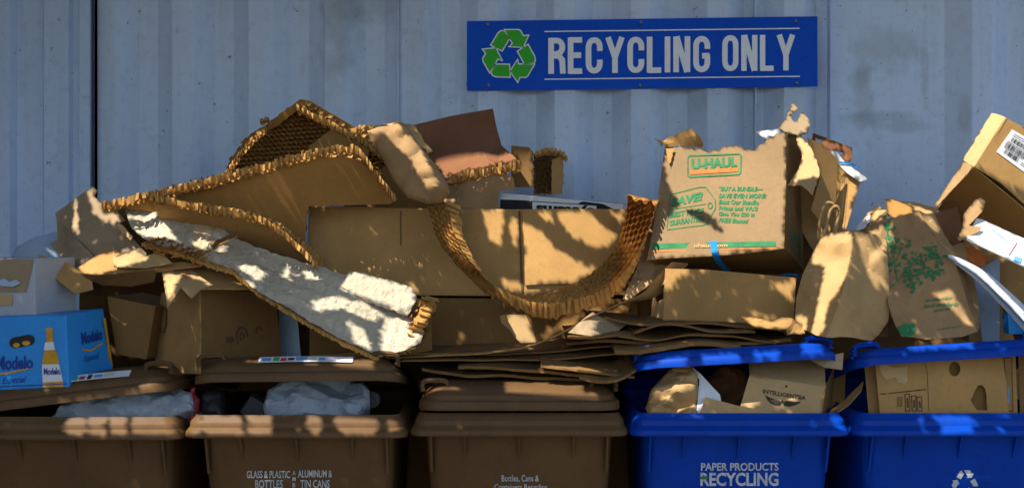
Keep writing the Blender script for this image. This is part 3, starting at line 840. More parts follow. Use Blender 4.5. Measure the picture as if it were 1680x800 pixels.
# 1 peak: open cells face the camera
o1 = [(366, 288, .62), (372, 268), (405, 226), (440, 206), (487, 169), (503, 172), (560, 205), (612, 236), (648, 268), (600, 300), (500, 300), (420, 290)]
def withY(pts, ctrl):                 # give outline points the depth of a plane through three points
    s = Surf(ctrl, flat=True); return [(p[0], p[1], s.Y(p[0], p[1])) for p in pts]
c1 = [(366, 288, .80), (490, 170, .62), (640, 268, .66)]
o1 = withY([p[:2] for p in o1], c1)
hb1 = honeyboard('peaked honeycomb board with open brown cells, topmost of the heap on the left', o1, t=.030, seed=2, back=True)
q = withY([(434, 206), (487, 167), (499, 172), (452, 208), (440, 214)], [(366, 288, .78), (490, 170, .60), (640, 268, .64)])
hb1.part('torn_facing', panel(ragged(q, 6, 1.5), t=.002, grid=14), CARD('card_or'))
q = withY([(505, 243), (543, 212), (606, 240), (603, 254), (585, 262), (520, 262)], [(366, 288, .74), (490, 170, .57), (640, 268, .61)])
hb1.part('torn_facing', panel(ragged(q, 9, 2, 4, (1, 2)), t=.002, grid=14, amp=.004), CARD('card'))
# cut rim of the peak, pleats catching the sun
def rim(p, w=.028, side=.03, a=.0105, seed=1, dn=(0, -.3, -1), n=10):
    pts = [W(*q) for q in p]; d = V(dn).normalized(); w *= .82
    wv = V((0, -side, .004))
    g = band([q + d * w * .1 for q in pts], [q + wv * .7 + d * w * .1 for q in pts], 1.0, a=a, n=n, jit=.45, fins=False, seed=seed, thick_dir=[d * w * .85] * len(pts))
    return g.join(slats([q + wv for q in pts], [d * w] * len(pts), n=n, pitch=max(.011, a * 1.45), seed=seed, out=(wv.normalized() if side > .01 else V((0, -1, 0)))))
hb1.part('cut_edge', rim([(372, 286, .70), (404, 240, .66), (440, 206, .62)], .020, .03, seed=4), M['comb'], stuff=True)
hb1.part('cut_edge', rim([(488, 172, .60), (545, 203, .61), (603, 234, .62), (640, 262, .63)], .026, .035, seed=5), M['comb'], stuff=True)
hb1.part('cut_edge', rim([(428, 199, .64), (438, 196, .64), (447, 203, .64)], .014, .02, seed=6), M['comb'], stuff=True)

# 2 long leaning board, face looking down and forward
c2 = [(175, 335, .30), (560, 250, .31), (520, 360, .39)]
o2 = withY([(168, 338), (250, 316), (340, 296), (430, 275), (520, 258), (566, 257), (590, 262), (652, 326), (640, 334), (505, 338), (500, 400), (430, 392), (330, 365), (240, 345)], c2)
hb2 = honeyboard('long leaning honeycomb board with smooth tan facing, its cut edge running along the top', o2, face=o2, t=.036, seed=5, mats='card_or', back=False)
c2b = [(.0)]
hb2.part('cut_edge', rim([(172, 334, .27), (260, 314, .27), (350, 293, .28), (440, 268, .29), (515, 248, .30), (562, 241, .31), (590, 246, .31), (618, 282, .32), (650, 322, .34)], .026, .030, seed=7, dn=(0, -.1, -1)), M['comb'], stuff=True)

# 3 lower board, its end curling down to the right
c3 = [(250, 325, .20), (430, 360, .22), (430, 420, .40)]
o3 = withY([(250, 330), (345, 347), (432, 366), (462, 380), (498, 408), (528, 438), (520, 450), (440, 420), (330, 385), (262, 356)], c3)
hb3 = honeyboard('short honeycomb board bent down towards the white sheet, below the long leaning board', o3, face=o3, t=.03, seed=8, mats='card', back=False)
hb3.part('cut_edge', rim([(250, 322, .20), (300, 331, .20), (350, 342, .21), (400, 351, .21), (436, 360, .21), (462, 376, .21), (492, 402, .21), (522, 432, .22)], .022, .030, seed=9, dn=(0, -.12, -1)), M['comb'], stuff=True)

# 4 reddish bent flap with cut honeycomb underside
pt = [(672, 206, .86), (740, 190, .86), (808, 178, .86), (813, 205, .84), (822, 238, .78), (838, 252, .68), (854, 266, .62), (800, 276, .62), (738, 290, .64), (700, 300, .66), (672, 290, .72), (660, 240, .82)]
r4 = Thing('honeycomb_board', 'reddish brown bent honeycomb board standing against the blue wall, behind the crumpled kraft paper', 'honeycomb board', W(760, 290, .7), 'honeycomb packing boards')
r4.part('facing_sheet', panel(pt, t=.002, grid=14, amp=.003), CARD('card_red'))
r4.part('cut_edge', rim([(737, 289, .63), (775, 281, .62), (815, 273, .62), (856, 265, .62)], .034, .03, seed=11, dn=(0, .05, -1)), M['comb'], stuff=True)
# 5 small torn piece at the right
r5 = Thing('honeycomb_board', 'small upright torn honeycomb scrap with dark cells, right end of the upper heap', 'honeycomb board', W(885, 315, .8), 'honeycomb packing boards')
q = [(876, 252, .78), (908, 245, .80), (924, 258, .80), (922, 316, .80), (876, 318, .78)]
r5.part('honeycomb_core', comb(Surf(q, flat=True), q, t=.03, seed=13), M['comb'], stuff=True)
r5.part('facing_sheet', panel(ragged([(905, 262, .76), (920, 255, .77), (924, 270, .78), (923, 318, .78), (905, 318, .76)], 6, 1.5), t=.002, grid=12, amp=.004), CARD('card'))
r5.part('torn_facing', panel([(838, 238, .72), (868, 242, .72), (876, 250, .71), (874, 306, .70), (842, 308, .70), (838, 300, .70)], t=.002, grid=10, amp=.006, f=8), CARD('card_dk'))
r5.part('backing_sheet', panel([(876, 252, .83), (908, 246, .85), (924, 260, .85), (922, 318, .85), (876, 318, .83)], t=.002, grid=20), CARD('card_sh'))
r5.part('cut_edge', rim([(878, 251, .76), (900, 245, .77), (922, 251, .78), (930, 260, .78)], .02, .03, seed=14), M['comb'], stuff=True)
# backing dull paper behind
single('crumpled_paper', 'dull brown wrapping paper crumpled below the reddish board', 'wrapping paper',
       panel(ragged([(728, 296, .66), (800, 285, .64), (842, 292, .62), (846, 313, .62), (820, 314, .62), (818, 345, .62), (728, 345, .6)], 12, 2), t=.002, grid=9, cr=.02, cf=14, seed=2), CARD('kraft_dk'), smooth=50)
# crumpled kraft roll
o = [(601, 214, .34), (628, 207, .34), (655, 202, .34), (668, 208, .34), (690, 240, .32), (712, 268, .3), (735, 303, .3), (738, 318, .3), (722, 334, .3), (700, 336, .3), (668, 325, .3), (645, 296, .32), (628, 262, .33), (606, 232, .34)]
g, s_ = lump(o, .034, .05, br=26, grid=4, cr=.018, cf=17, seed=3.4, amp=.006)
k5 = Thing('kraft_paper_roll', 'crumpled roll of tan kraft paper slumped beside the honeycomb peak', 'wrapping paper', base_of(g))
k5.part('paper', g, M['kraft_dk'], smooth=18)  # darker paper colour puts the roll's shade into it
single('cardboard_flap', 'shaded brown cardboard behind the crumpled kraft roll', 'cardboard', panel([(585, 235, .70), (640, 215, .72), (700, 250, .72), (735, 300, .70), (730, 350, .66), (560, 350, .64), (575, 290, .68)], t=.004, grid=14, amp=.006), CARD('card_dk'))
k5.part('torn_edge', panel(ragged([(628, 202, .38), (655, 197, .38), (680, 207, .37), (709, 246, .34), (700, 252, .33), (668, 212, .33), (640, 212, .34)], 7, 2.5, 5), t=.0015, grid=7, amp=.01, f=12), CARD('kraft'))
k5.part('pleats', rim([(578, 216, .46), (600, 208, .44), (625, 210, .42), (655, 204, .40)], .022, .04, seed=15), M['comb'], stuff=True)

# 6 U-shaped strip of open cells, hanging in front of the big carton
keyA = [(738, 326, .42), (752, 392, .36), (790, 446, .32), (838, 474, .30), (900, 482, .30), (950, 464, .30), (1000, 424, .31), (1022, 375, .33), (1028, 322, .36)]
keyB = [(698, 336, .42), (708, 375, .40), (742, 428, .38), (790, 462, .40), (866, 482, .40), (935, 474, .38), (1008, 476, .29), (1052, 408, .30), (1080, 330, .34)]
thk = [(.030, .012, -.01), (.030, -.005, -.018), (.022, -.01, -.024), (.008, -.012, -.034), (0, -.012, -.036), (.004, -.002, -.03), (.006, .030, -.012), (.006, .035, -.006), (.004, .035, 0)]
A = [W(*p) for p in keyA]; B = [W(*p) for p in keyB]
# lower front edge of the strip, nearer the camera at the bottom
u = Thing('honeycomb_strip', 'long strip of open honeycomb sagging in a U across the front of the big carton', 'honeycomb board', W(890, 505, .3), 'honeycomb packing boards')
keyA = [(702, 338, .39), (716, 388, .35), (752, 437, .33), (802, 470, .33), (870, 482, .34), (934, 468, .34), (984, 438, .35), (1014, 398, .35), (1026, 356, .36), (1030, 318, .37)]
keyB = [(734, 330, .33), (748, 390, .29), (784, 444, .26), (828, 478, .22), (893, 498, .20), (955, 488, .20), (1006, 464, .23), (1042, 420, .27), (1064, 374, .31), (1080, 328, .35)]
thk = [(.024, .02, -.008), (.024, .018, -.012), (.020, .015, -.018), (.010, .010, -.028), (0, .008, -.032), (.006, .012, -.030), (.010, .022, -.026), (.010, .034, -.016), (.006, .040, -.004), (.004, .042, 0)]
def tail(pa, pb, tk):
    A_ = cat([W(*p) for p in pa], 6); B_ = cat([W(*p) for p in pb], 6); T_ = cat([V(p) for p in tk], 6); P = []; fs = []
    for a, b, t in zip(A_, B_, T_): P += [a + t * 1.12, b + t * 1.12]
    for i in range(len(A_) - 1): fs += [(2 * i, 2 * i + 1, 2 * i + 3), (2 * i, 2 * i + 3, 2 * i + 2)]
    return shell(P, fs, lambda i: T_[i // 2].normalized() * .0015)
u.part('backing_sheet', tail(keyA[5:], keyB[5:], thk[5:]), CARD('card_or'))
u.part('honeycomb_core', band([W(*p) for p in keyA], [W(*p) for p in keyB], 1.0, a=.0128, n=12, jit=.5, fins=False, seed=3, thick_dir=[V(p) for p in thk]), M['comb'], stuff=True)
u.part('cut_edge', slats([W(x, y, Y - .012) for x, y, Y in keyB], [V(p) * (1.15 if 1 < i < 8 else .9) for i, p in enumerate(thk)], n=12, pitch=.017, seed=6, out=V((.15, -1, 0)).normalized()), M['comb'], stuff=True)

# 7 white fibre-faced honeycomb board sweeping down to the right
top = [(205, 345), (222, 326), (246, 322), (300, 348), (352, 372), (400, 396), (450, 415), (520, 436), (560, 450), (600, 462), (640, 490), (668, 512), (695, 540), (690, 560), (660, 575), (625, 584), (560, 555), (500, 522), (450, 492), (415, 470), (380, 440), (345, 430), (300, 412), (240, 395), (215, 375)]
cw = [(210, 360, .30), (300, 350, .32), (450, 415, .28), (560, 450, .24), (690, 545, .16), (625, 584, .07), (500, 522, .10), (415, 470, .13), (300, 415, .18)]
sw = Surf(cw, amp=.007, f=5, cr=.0030, cf=150, seed=4)
wb = Thing('white_honeycomb_board', 'rough white faced honeycomb board sweeping from the left heap down to the bin lid', 'honeycomb board', W(560, 584, .1), 'honeycomb packing boards')
tp = [(x, y, sw.Y(x, y)) for x, y in top]
wb.part('white_facing', panel(ragged(tp, 9, 1.6, 3), t=.003, grid=3.4, surf=sw), [M['fibre'], M['fibre'], M['card_or']], smooth=60)
under = [p for p in [(232, 398, .17), (300, 416, .155), (345, 434, .14), (382, 446, .13), (416, 474, .12), (450, 496, .11), (500, 526, .09), (560, 559, .07), (624, 588, .06)]]
wb.part('crushed_edge', rim(under, .012, -.035, a=.008, seed=21, dn=(0, .2, -1)), M['comb'], stuff=True)
e = [(628, 582, .10), (655, 560, .12), (676, 528, .15), (690, 502, .18), (692, 484, .2)]
wb.part('torn_end', band([W(*p) for p in e], [W(x + 10, y - 2, Y + .05) for x, y, Y in e], 1.0, a=.011, n=8, seed=22, rough=.006, thick_dir=[V((.030, .0, -.01))] * 5), M['comb'], stuff=True)
wb.part('torn_end', comb(Surf([(640, 572, .13), (702, 486, .2), (706, 560, .2)], flat=True), [(640, 576, 0), (664, 540, 0), (690, 486, 0), (702, 500, 0), (704, 545, 0), (690, 572, 0)], a=.012, t=.03, seed=23, rough=.012, crush=.012), M['comb'], stuff=True)
wb.part('backing_sheet', panel([(690, 498, .24), (706, 490, .24), (710, 575, .24), (672, 582, .22)], t=.002, grid=12, amp=.004), CARD('card_dk'))
f2 = Surf([(555, 480, .19), (585, 446, .24), (680, 472, .22), (690, 490, .19), (650, 530, .15)], amp=.005, f=7, cr=.0030, cf=150, seed=8, bulge=.008, br=14, outline=[(558, 474), (572, 446), (640, 458), (676, 470), (682, 492), (668, 514), (640, 512)])
wb.part('folded_facing', panel(ragged([(556, 470, 0), (560, 456, 0), (578, 446, 0), (640, 460, 0), (678, 473, 0), (683, 488, 0), (668, 516, 0), (640, 508, 0), (600, 494, 0)], 7, 1.6), t=.003, grid=3.4, surf=f2), [M['fibre'], M['fibre'], M['card_or']], smooth=60)
wb.part('torn_facing', panel(ragged([(342, 398, .20), (366, 388, .19), (392, 376, .2), (388, 386, .16), (366, 398, .15), (348, 408, .15)], 5, 1), t=.002, grid=6, amp=.006), CARD('card_dk'))
wb.part('crushed_edge', comb(Surf([(235, 404, .155), (345, 410, .15), (330, 425, .14)], flat=True), [(236, 396, 0), (260, 390, 0), (300, 398, 0), (345, 408, 0), (352, 424, 0), (320, 426, 0), (270, 418, 0), (240, 410, 0)], a=.010, t=.02, seed=27, rough=.016, crush=.012), M['comb'], stuff=True)
wb.part('packing_tape', panel([(318, 376, 0), (334, 366, 0), (350, 374, 0), (338, 408, 0), (322, 412, 0), (314, 398, 0)], t=.0006, grid=6, surf=sw, lift=.0012), [M['paletape']] * 3)

# grey-tan cut sheets at the left
lc = Thing('torn_carton', 'torn dull tan carton with notched flaps, leaning at the left end of the heap', 'cardboard', W(170, 470, .2))
lc.part('flap', panel([(90, 350, .42), (152, 305, .40), (160, 312, .40), (155, 322, .39), (178, 342, .37), (188, 340, .37), (205, 362, .34), (196, 366, .34), (218, 392, .32), (240, 415, .3), (232, 430, .29), (205, 428, .28), (174, 440, .26), (128, 392, .33), (94, 366, .4)], t=.004, grid=14, amp=.004), CARD('card_gr'), label='upright notched flap in patchy sun')
lc.part('flap', panel([(92, 356, .41), (126, 394, .31), (176, 442, .24), (150, 450, .24), (112, 434, .28), (80, 400, .38), (94, 394, .38)], t=.004, grid=14, amp=.005), CARD('card_gr'))
lc.part('flap', panel([(192, 368, .30), (200, 368, .30), (218, 388, .29), (214, 394, .29), (194, 374, .30)], t=.004, grid=14), CARD('card_lt'))
lc.part('flap', panel([(62, 416, .2), (115, 432, .2), (150, 462, .17), (152, 475, .16), (122, 482, .14), (86, 452, .16)], t=.004, grid=12, amp=.006), CARD('card'), label='creased lower flap hanging over the dull carton')
lc.part('flap', panel([(112, 448, .22), (184, 402, .26), (190, 410, .25), (230, 432, .22), (300, 428, .2), (330, 434, .18), (240, 446, .16), (160, 452, .17)], t=.004, grid=12, amp=.006), CARD('card'))
lc.part('flap', panel([(186, 404, .22), (190, 420, .2), (222, 408, .19), (238, 420, .18), (262, 412, .18), (282, 430, .16), (240, 440, .15), (186, 436, .17)], t=.003, grid=10, amp=.006, f=8), CARD('card_lt'))
lc.part('flap', panel([(112, 447, .20), (160, 452, .15), (255, 441, .13), (252, 462, .17), (215, 470, .2), (168, 468, .2)], t=.004, grid=12, amp=.005), CARD('card_dk'))
# carton lower left with open flaps
cx = Thing('open_carton', 'brown carton standing corner-on with its ragged top flaps open, behind two brown bins', 'carton', W(330, 612, .2))
F0, F1 = W(330, 612, .16), W(252, 610, .34); F2 = W(462, 606, .40)
up = [W(328, 470, .16) - F0, W(264, 480, .34) - F1, W(452, 482, .40) - F2]
cx.part('side_panel', patch([F1 + up[1], F0 + up[0], F0, F1], .004, 8, 6, .004, 5, 1, out=V((0, -1, 0))), CARD('card'), label='narrow left side with a hand hole')
cx.part('side_panel', patch([F0 + up[0], F2 + up[2], F2, F0], .004, 8, 6, .004, 5, 1, out=V((0, -1, 0))), CARD('card_dk'), label='broad shaded side with stamped marks')  # shade also put into the colour: darker cardboard than the left side
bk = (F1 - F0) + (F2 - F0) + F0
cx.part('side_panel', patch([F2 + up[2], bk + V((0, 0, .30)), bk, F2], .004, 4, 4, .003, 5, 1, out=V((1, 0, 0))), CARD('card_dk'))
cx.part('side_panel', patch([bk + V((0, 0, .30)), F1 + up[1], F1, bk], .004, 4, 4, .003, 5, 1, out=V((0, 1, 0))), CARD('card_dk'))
cx.part('flap', panel([(262, 428, .22), (275, 504, .06), (296, 470, .10), (314, 488, .08), (330, 472, .12), (350, 468, .14), (300, 432, .24)], t=.004, grid=10, amp=.004), CARD('card_lt'), label='ragged front flap folded down in patchy sun')
cx.part('flap', panel([(268, 430, .26), (352, 434, .28), (404, 452, .24), (428, 474, .2), (360, 472, .13), (330, 472, .12), (300, 452, .16)], t=.004, grid=12, amp=.005), CARD('card'))
cxs = Surf([(330, 470, .157), (452, 482, .397), (330, 612, .157)], flat=True)
def ring(cx_, cy_, rx, ry, w, surf, lift=.003): return print_stroke([(cx_ + rx * math.cos(R(20 * i)), cy_ + ry * math.sin(R(20 * i))) for i in range(18)], w, surf, True, lift)
cx.part('stamp', ring(396, 552, 9, 16, 3.5, cxs).join(ring(396, 552, 3, 7, 3, cxs)), M['brprint'])
cx.part('stamp', print_poly([(370, 552), (382, 552), (382, 562), (370, 562)], cxs, .003), M['brprint'])
cx.part('stamp', ring(424, 545, 5, 9, 2.5, cxs), M['brprint'])
cx.part('stamp', print_poly([(334, 592), (360, 586), (360, 600), (352, 594), (344, 606), (336, 604)], cxs, .003), M['brprint'])
hs = Surf([(264, 480, .338), (328, 470, .158), (252, 610, .338)], flat=True)
cx.part('hand_hole', print_stroke([(265, 545), (264, 532), (266, 512), (271, 504), (274, 508), (274, 530), (270, 545)], 1.6, hs, True, .003), M['brprint'])
# dark carton between
g = extrude_box([(176, 486, .26), (256, 502, .24), (240, 590, .24), (190, 582, .26)], V((.02, .30, .0)), seed=2, amp=.006)
single('carton_or_filler', 'small dull brown carton in the shade between the beer carton and the open carton', 'carton', g, M['card_dk'], bevel=.003)
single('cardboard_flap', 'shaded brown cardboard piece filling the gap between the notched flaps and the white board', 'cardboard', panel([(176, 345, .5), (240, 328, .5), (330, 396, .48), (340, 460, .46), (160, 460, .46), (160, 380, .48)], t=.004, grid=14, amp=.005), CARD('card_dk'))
g = extrude_box([(130, 446, .62), (515, 424, .62), (515, 640, .62), (130, 640, .62)], V((0, .25, .0)), seed=3, amp=.006)  # dark filler box added where the gap is only shade
single('carton_or_filler', 'wide dark filler box at the back, standing in for shade behind the open carton and the torn tan flaps', 'carton', g, M['card_dk'], bevel=.003)
# pale sheet behind
single('pale_strip', 'pale blue board standing in the gap right of the open carton', 'board', panel([(458, 500, .5), (486, 500, .5), (496, 612, .48), (456, 612, .48)], t=.012, grid=20), M['pebble'])
g, s_ = lump([(18, 425, .55), (28, 402, .55), (58, 386, .55), (98, 376, .55), (140, 385, .55), (150, 470, .55), (20, 470, .55)], .02, .05, br=60, grid=10, cr=.012, cf=10, seed=6)
single('plastic_bag', 'pale blue plastic sheet slumped against the wall at the left edge', 'plastic sheet', g, M['pebble'], smooth=60)
# pale bottle carrier
wc = Thing('bottle_carrier', 'white and grey cardboard bottle carrier sitting on the blue beer carton', 'bottle carrier', W(50, 525, .15))
wc.part('carton_body', extrude_box([(-70, 424, .10), (56, 424, .08), (60, 528, .08), (-70, 528, .10)], V((.065, .16, .002)), seed=4, amp=.004, n=5), M['carrier'], bevel=.003)
ws = Surf([(-70, 424, .097), (56, 424, .077), (60, 528, .077), (-70, 528, .097)], flat=True, amp=.004, f=4, seed=4)
wc.part('grey_panel', print_poly([(-68, 425), (56, 425), (44, 478), (-68, 481)], ws, .002), M['card_gr'])
wc.part('bottom_notch', print_poly([(-40, 483), (22, 483), (22, 500), (-30, 503)], ws, .002), M['card_lt'])
wc.part('top_hole', panel([(-4, 462, .07), (6, 456, .07), (16, 462, .07), (26, 458, .07), (34, 464, .07), (22, 470, .07), (2, 469, .07)], t=.001, grid=20), M['pebble'])
# blue beer carton
bc = Thing('beer_carton', 'bright blue cardboard beer carton with a bottle printed on it, on the left bin lid', 'beer carton', W(60, 642, .1))
q = [(-90, 520, .06), (108, 518, .02), (112, 635, .02), (-90, 643, .06)]
Fs = Surf(q, flat=True); F = [Fs.at(a, b) for a, b, c in q]; rt = [W(170, 506, .20), W(186, 605, .20)]
vec = V((-.02, .20, .0))
bx = box([F[0], F[1], F[2], F[3], F[0] + V((.08, .16, .0)), rt[0], rt[1], F[3] + V((.08, .16, 0))], n=8, amp=.003, seed=5)
bc.part('carton_body', bx, M['beer'], bevel=.003)
S1 = Surf(q, flat=True, amp=.003, f=4, seed=5)
S2 = Surf([(108, 518, .02), (170, 506, .20), (186, 605, .20), (112, 635, .02)], amp=.003, f=4, seed=5, flat=True)
L = .003
bc.part('hand_hole', print_poly(arc(26, 562, 10, 9, 90, 270) + arc(48, 558, 10, 9, -90, 90), S1, L), M['black'])
bc.part('bottle_neck', print_poly(arc(28, 566, 6, 4, 0, 360, 10)[:-1], S1, L + .001), M['amber'])
bc.part('bottle_neck', print_poly(arc(44, 563, 7, 4, 0, 360, 10)[:-1], S1, L + .001), M['amber'])
bc.part('lettering', print_text('Modelo', [(-6, 583), (55, 584), (55, 605), (-6, 607)], S1, .03, lift=L), M['beerdk'])
bc.part('gold_line', print_stroke([(-30, 611), (10, 612), (54, 603)], 3, S1, lift=L), M['gold'])
bc.part('lettering', print_text('Especial', [(4, 618), (44, 616), (44, 630), (4, 632)], S1, .0, .4, lift=L), M['beerdk'])
bc.part('printed_bottle', print_poly([(77, 540), (87, 540), (88, 560), (92, 575), (97, 588), (98, 600), (105, 634), (71, 635), (70, 600), (71, 588), (75, 575), (77, 560)], S1, L), M['amber'])
bc.part('printed_cap', print_poly([(76, 538), (88, 538), (88, 544), (76, 544)], S1, L + .001), M['gold'])
bc.part('printed_label', print_poly([(75, 562), (89, 561), (91, 574), (73, 575)], S1, L + .001), M['white'])
bc.part('printed_label', print_poly([(70, 598), (98, 597), (104, 625), (71, 627)], S1, L + .001), M['white'])
bc.part('lettering', print_text('Modelo', [(73, 604), (99, 603), (101, 614), (73, 615)], S1, .04, lift=L + .0018), M['beerdk'])
bc.part('lettering', print_text('Modelo', [(132, 546), (166, 538), (168, 556), (134, 566)], S2, .03, lift=L), M['beerdk'])
bc.part('gold_line', print_stroke([(134, 574), (148, 575), (168, 562)], 3, S2, lift=L), M['gold'])
bc.part('lettering', print_text('Especial', [(136, 583), (162, 577), (162, 590), (138, 597)], S2, .0, .4, lift=L), M['beerdk'])
bc.part('base_line', print_stroke([(-88, 637), (110, 629)], 1.5, S1, lift=L), M['beerdk'])
bc.part('base_line', print_stroke([(114, 628), (184, 600)], 1.5, S2, lift=L), M['beerdk'])
bc.part('printed_bottle', print_poly([(168, 522), (172, 521), (178, 560), (184, 600), (178, 602), (174, 560)], S2, L + .0005), M['amber'])

# ------------------------------------------------------------------ big carton, upper and lower
def carton(name, label, cat_, q, vec, m='card', seed=1, amp=.004, group=None, n=8):
    th = Thing(name, label, cat_, W(sum(p[0] for p in q) / 4, max(p[1] for p in q), q[2][2]), group)
    th.body = th.part('carton_body', extrude_box(q, vec, seed=seed, amp=amp, n=n), M[m], bevel=.003)
    th.s = Surf(q, flat=True, amp=amp, f=4, seed=seed); return th
big = carton('large_carton', 'large plain brown carton behind the sagging honeycomb strip, its right half lit in patches', 'carton', [(505, 338, .50), (1046, 346, .50), (1046, 484, .45), (508, 486, .45)], V((.0, .42, -.03)), 'card', 11)
big.part('seam_flap', panel([(856, 344, 0), (1030, 344, 0), (1043, 400, 0), (1041, 468, 0), (950, 467, 0), (862, 468, 0)], t=.005, grid=16, surf=big.s, lift=.010), CARD('card'), label='right front flap with an uneven lower edge')
big.part('seam', print_stroke([(851, 345), (853, 400), (857, 470), (858, 484)], 3.2, big.s, lift=.004), M['brprint'])
big.part('slit', print_stroke([(657, 346), (657, 402)], 1.8, big.s, lift=.003), M['brprint'])
low = carton('large_carton', 'wide brown carton underneath the large plain carton, hidden below by flattened boxes', 'carton', [(506, 490, .46), (1046, 488, .46), (1046, 580, .43), (508, 592, .43)], V((.0, .40, .0)), 'card_dk', 12)
low.part('sun_patch', print_poly([(820, 517), (826, 515), (862, 516), (868, 530), (876, 545), (880, 570), (862, 568), (846, 556), (836, 540), (822, 528)], low.s, .003), M['card_lt'])  # pool of sunlight painted in paler cardboard colour
low.part('crease_line', print_stroke([(704, 490), (706, 580)], 1.6, low.s, lift=.003), M['brprint'])
low.part('ledge_flap', panel([(510, 582, .40), (612, 576, .36), (612, 584, .33), (510, 592, .36)], t=.004, grid=20), CARD('card'))
# inverted white-and-black carton behind
sy = Thing('printed_carton', 'flat white carton with a black printed band, lying upside down on the large carton', 'carton', W(910, 346, .6))
q = [(820, 316, .66), (1023, 335, .60), (1023, 356, .60), (820, 356, .66)]
sy.part('carton_body', extrude_box(q, V((0, .22, 0)), seed=13, amp=.002, n=4), M['white'], bevel=.002)
ss = Surf(q, flat=True, amp=.002, f=4, seed=13)
sy.part('black_band', print_poly([(821, 327), (850, 328), (948, 334), (956, 330), (990, 334), (1014, 346), (1018, 353), (821, 353)], ss, .0025), M['blackrough'])
sy.part('label_panel', print_poly([(874, 331), (979, 337), (979, 352), (874, 352)], ss, .0035), M['white'])
v2, f2_ = text2d('systems', .05)
v2 = quadmap([(1 - a, 1 - b) for a, b in v2], [(880, 332), (975, 337), (975, 352), (880, 348)])
sy.part('lettering', on_surf(v2, f2_, ss, .0045), M['blackrough'])

# flattened cartons: thin sheets lying on the lids, seen along their edges
def slab(label, path, dy, dz, m='card_sh', t=.0045, seed=1, amp=.006, group='flattened cartons lying across the bin lids', name='flattened_carton', mm=8, kind=None):
    P = cat([W(*p) for p in path], 6); n = len(P); g0 = []; fs = []
    rr = random.Random(seed)
    for j in range(mm + 1):
        for i, p in enumerate(P):
            q = p + V((rr.uniform(-.002, .002), dy * j / mm + (rr.uniform(-.006, .006) if j == 0 else 0), dz * j / mm)); g0.append(q + wobble(q, amp, 7, seed))
    for j in range(mm):
        for i in range(n - 1):
            a = j * n + i; fs += [(a, a + 1, a + n + 1), (a, a + n + 1, a + n)]
    g = Geo(); N_ = len(g0); g.v = g0 + [p - V((0, 0, t)) for p in g0]
    for f in fs: g.f.append(f); g.m.append(0); g.f.append(tuple(k + N_ for k in reversed(f))); g.m.append(0)
    bd = [i for i in range(n)] + [j * n + n - 1 for j in range(1, mm + 1)] + [mm * n + i for i in range(n - 2, -1, -1)] + [j * n for j in range(mm - 1, 0, -1)]
    for a, b in zip(bd, bd[1:] + bd[:1]): g.f.append((b, a, a + N_, b + N_)); g.m.append(1)
    return single(name, label, 'flattened carton', g, [M[m], M['card_dk']], group=group, smooth=50)  # sheets and their edges take darker colours in place of shade
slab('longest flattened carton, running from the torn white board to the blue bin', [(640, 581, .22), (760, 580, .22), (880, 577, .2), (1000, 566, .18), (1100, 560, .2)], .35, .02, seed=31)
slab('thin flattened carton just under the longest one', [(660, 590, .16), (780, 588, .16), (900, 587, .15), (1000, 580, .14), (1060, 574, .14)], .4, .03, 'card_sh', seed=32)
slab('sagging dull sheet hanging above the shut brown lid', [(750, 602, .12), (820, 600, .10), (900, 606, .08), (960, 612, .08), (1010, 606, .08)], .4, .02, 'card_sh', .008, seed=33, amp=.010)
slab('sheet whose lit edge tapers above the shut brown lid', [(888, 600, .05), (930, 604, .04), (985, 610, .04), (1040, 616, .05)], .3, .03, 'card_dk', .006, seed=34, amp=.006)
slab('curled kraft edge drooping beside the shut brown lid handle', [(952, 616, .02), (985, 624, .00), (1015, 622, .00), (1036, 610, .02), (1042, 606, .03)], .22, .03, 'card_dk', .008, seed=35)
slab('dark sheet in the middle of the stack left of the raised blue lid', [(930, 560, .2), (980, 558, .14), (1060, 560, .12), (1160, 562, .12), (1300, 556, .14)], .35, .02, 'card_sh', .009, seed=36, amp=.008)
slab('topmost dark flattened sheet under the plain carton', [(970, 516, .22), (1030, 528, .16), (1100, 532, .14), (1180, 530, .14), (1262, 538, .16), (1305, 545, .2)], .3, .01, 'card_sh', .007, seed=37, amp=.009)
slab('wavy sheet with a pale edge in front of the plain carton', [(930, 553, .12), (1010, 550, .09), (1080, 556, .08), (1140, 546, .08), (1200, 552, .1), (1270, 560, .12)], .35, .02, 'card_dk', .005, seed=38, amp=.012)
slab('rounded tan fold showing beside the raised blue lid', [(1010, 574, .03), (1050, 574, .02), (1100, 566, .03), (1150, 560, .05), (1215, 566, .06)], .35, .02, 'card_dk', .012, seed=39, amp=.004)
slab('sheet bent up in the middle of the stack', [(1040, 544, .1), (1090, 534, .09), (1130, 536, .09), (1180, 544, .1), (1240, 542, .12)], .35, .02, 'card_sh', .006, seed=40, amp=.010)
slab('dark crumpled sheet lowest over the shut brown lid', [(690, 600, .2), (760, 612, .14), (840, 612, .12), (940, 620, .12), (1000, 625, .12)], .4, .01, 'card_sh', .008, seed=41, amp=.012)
slab('short dark sheet tucked under the handle of the raised blue lid', [(1060, 582, .10), (1120, 580, .10), (1180, 576, .12), (1290, 566, .14)], .35, .02, 'card_sh', .010, seed=42, amp=.006)
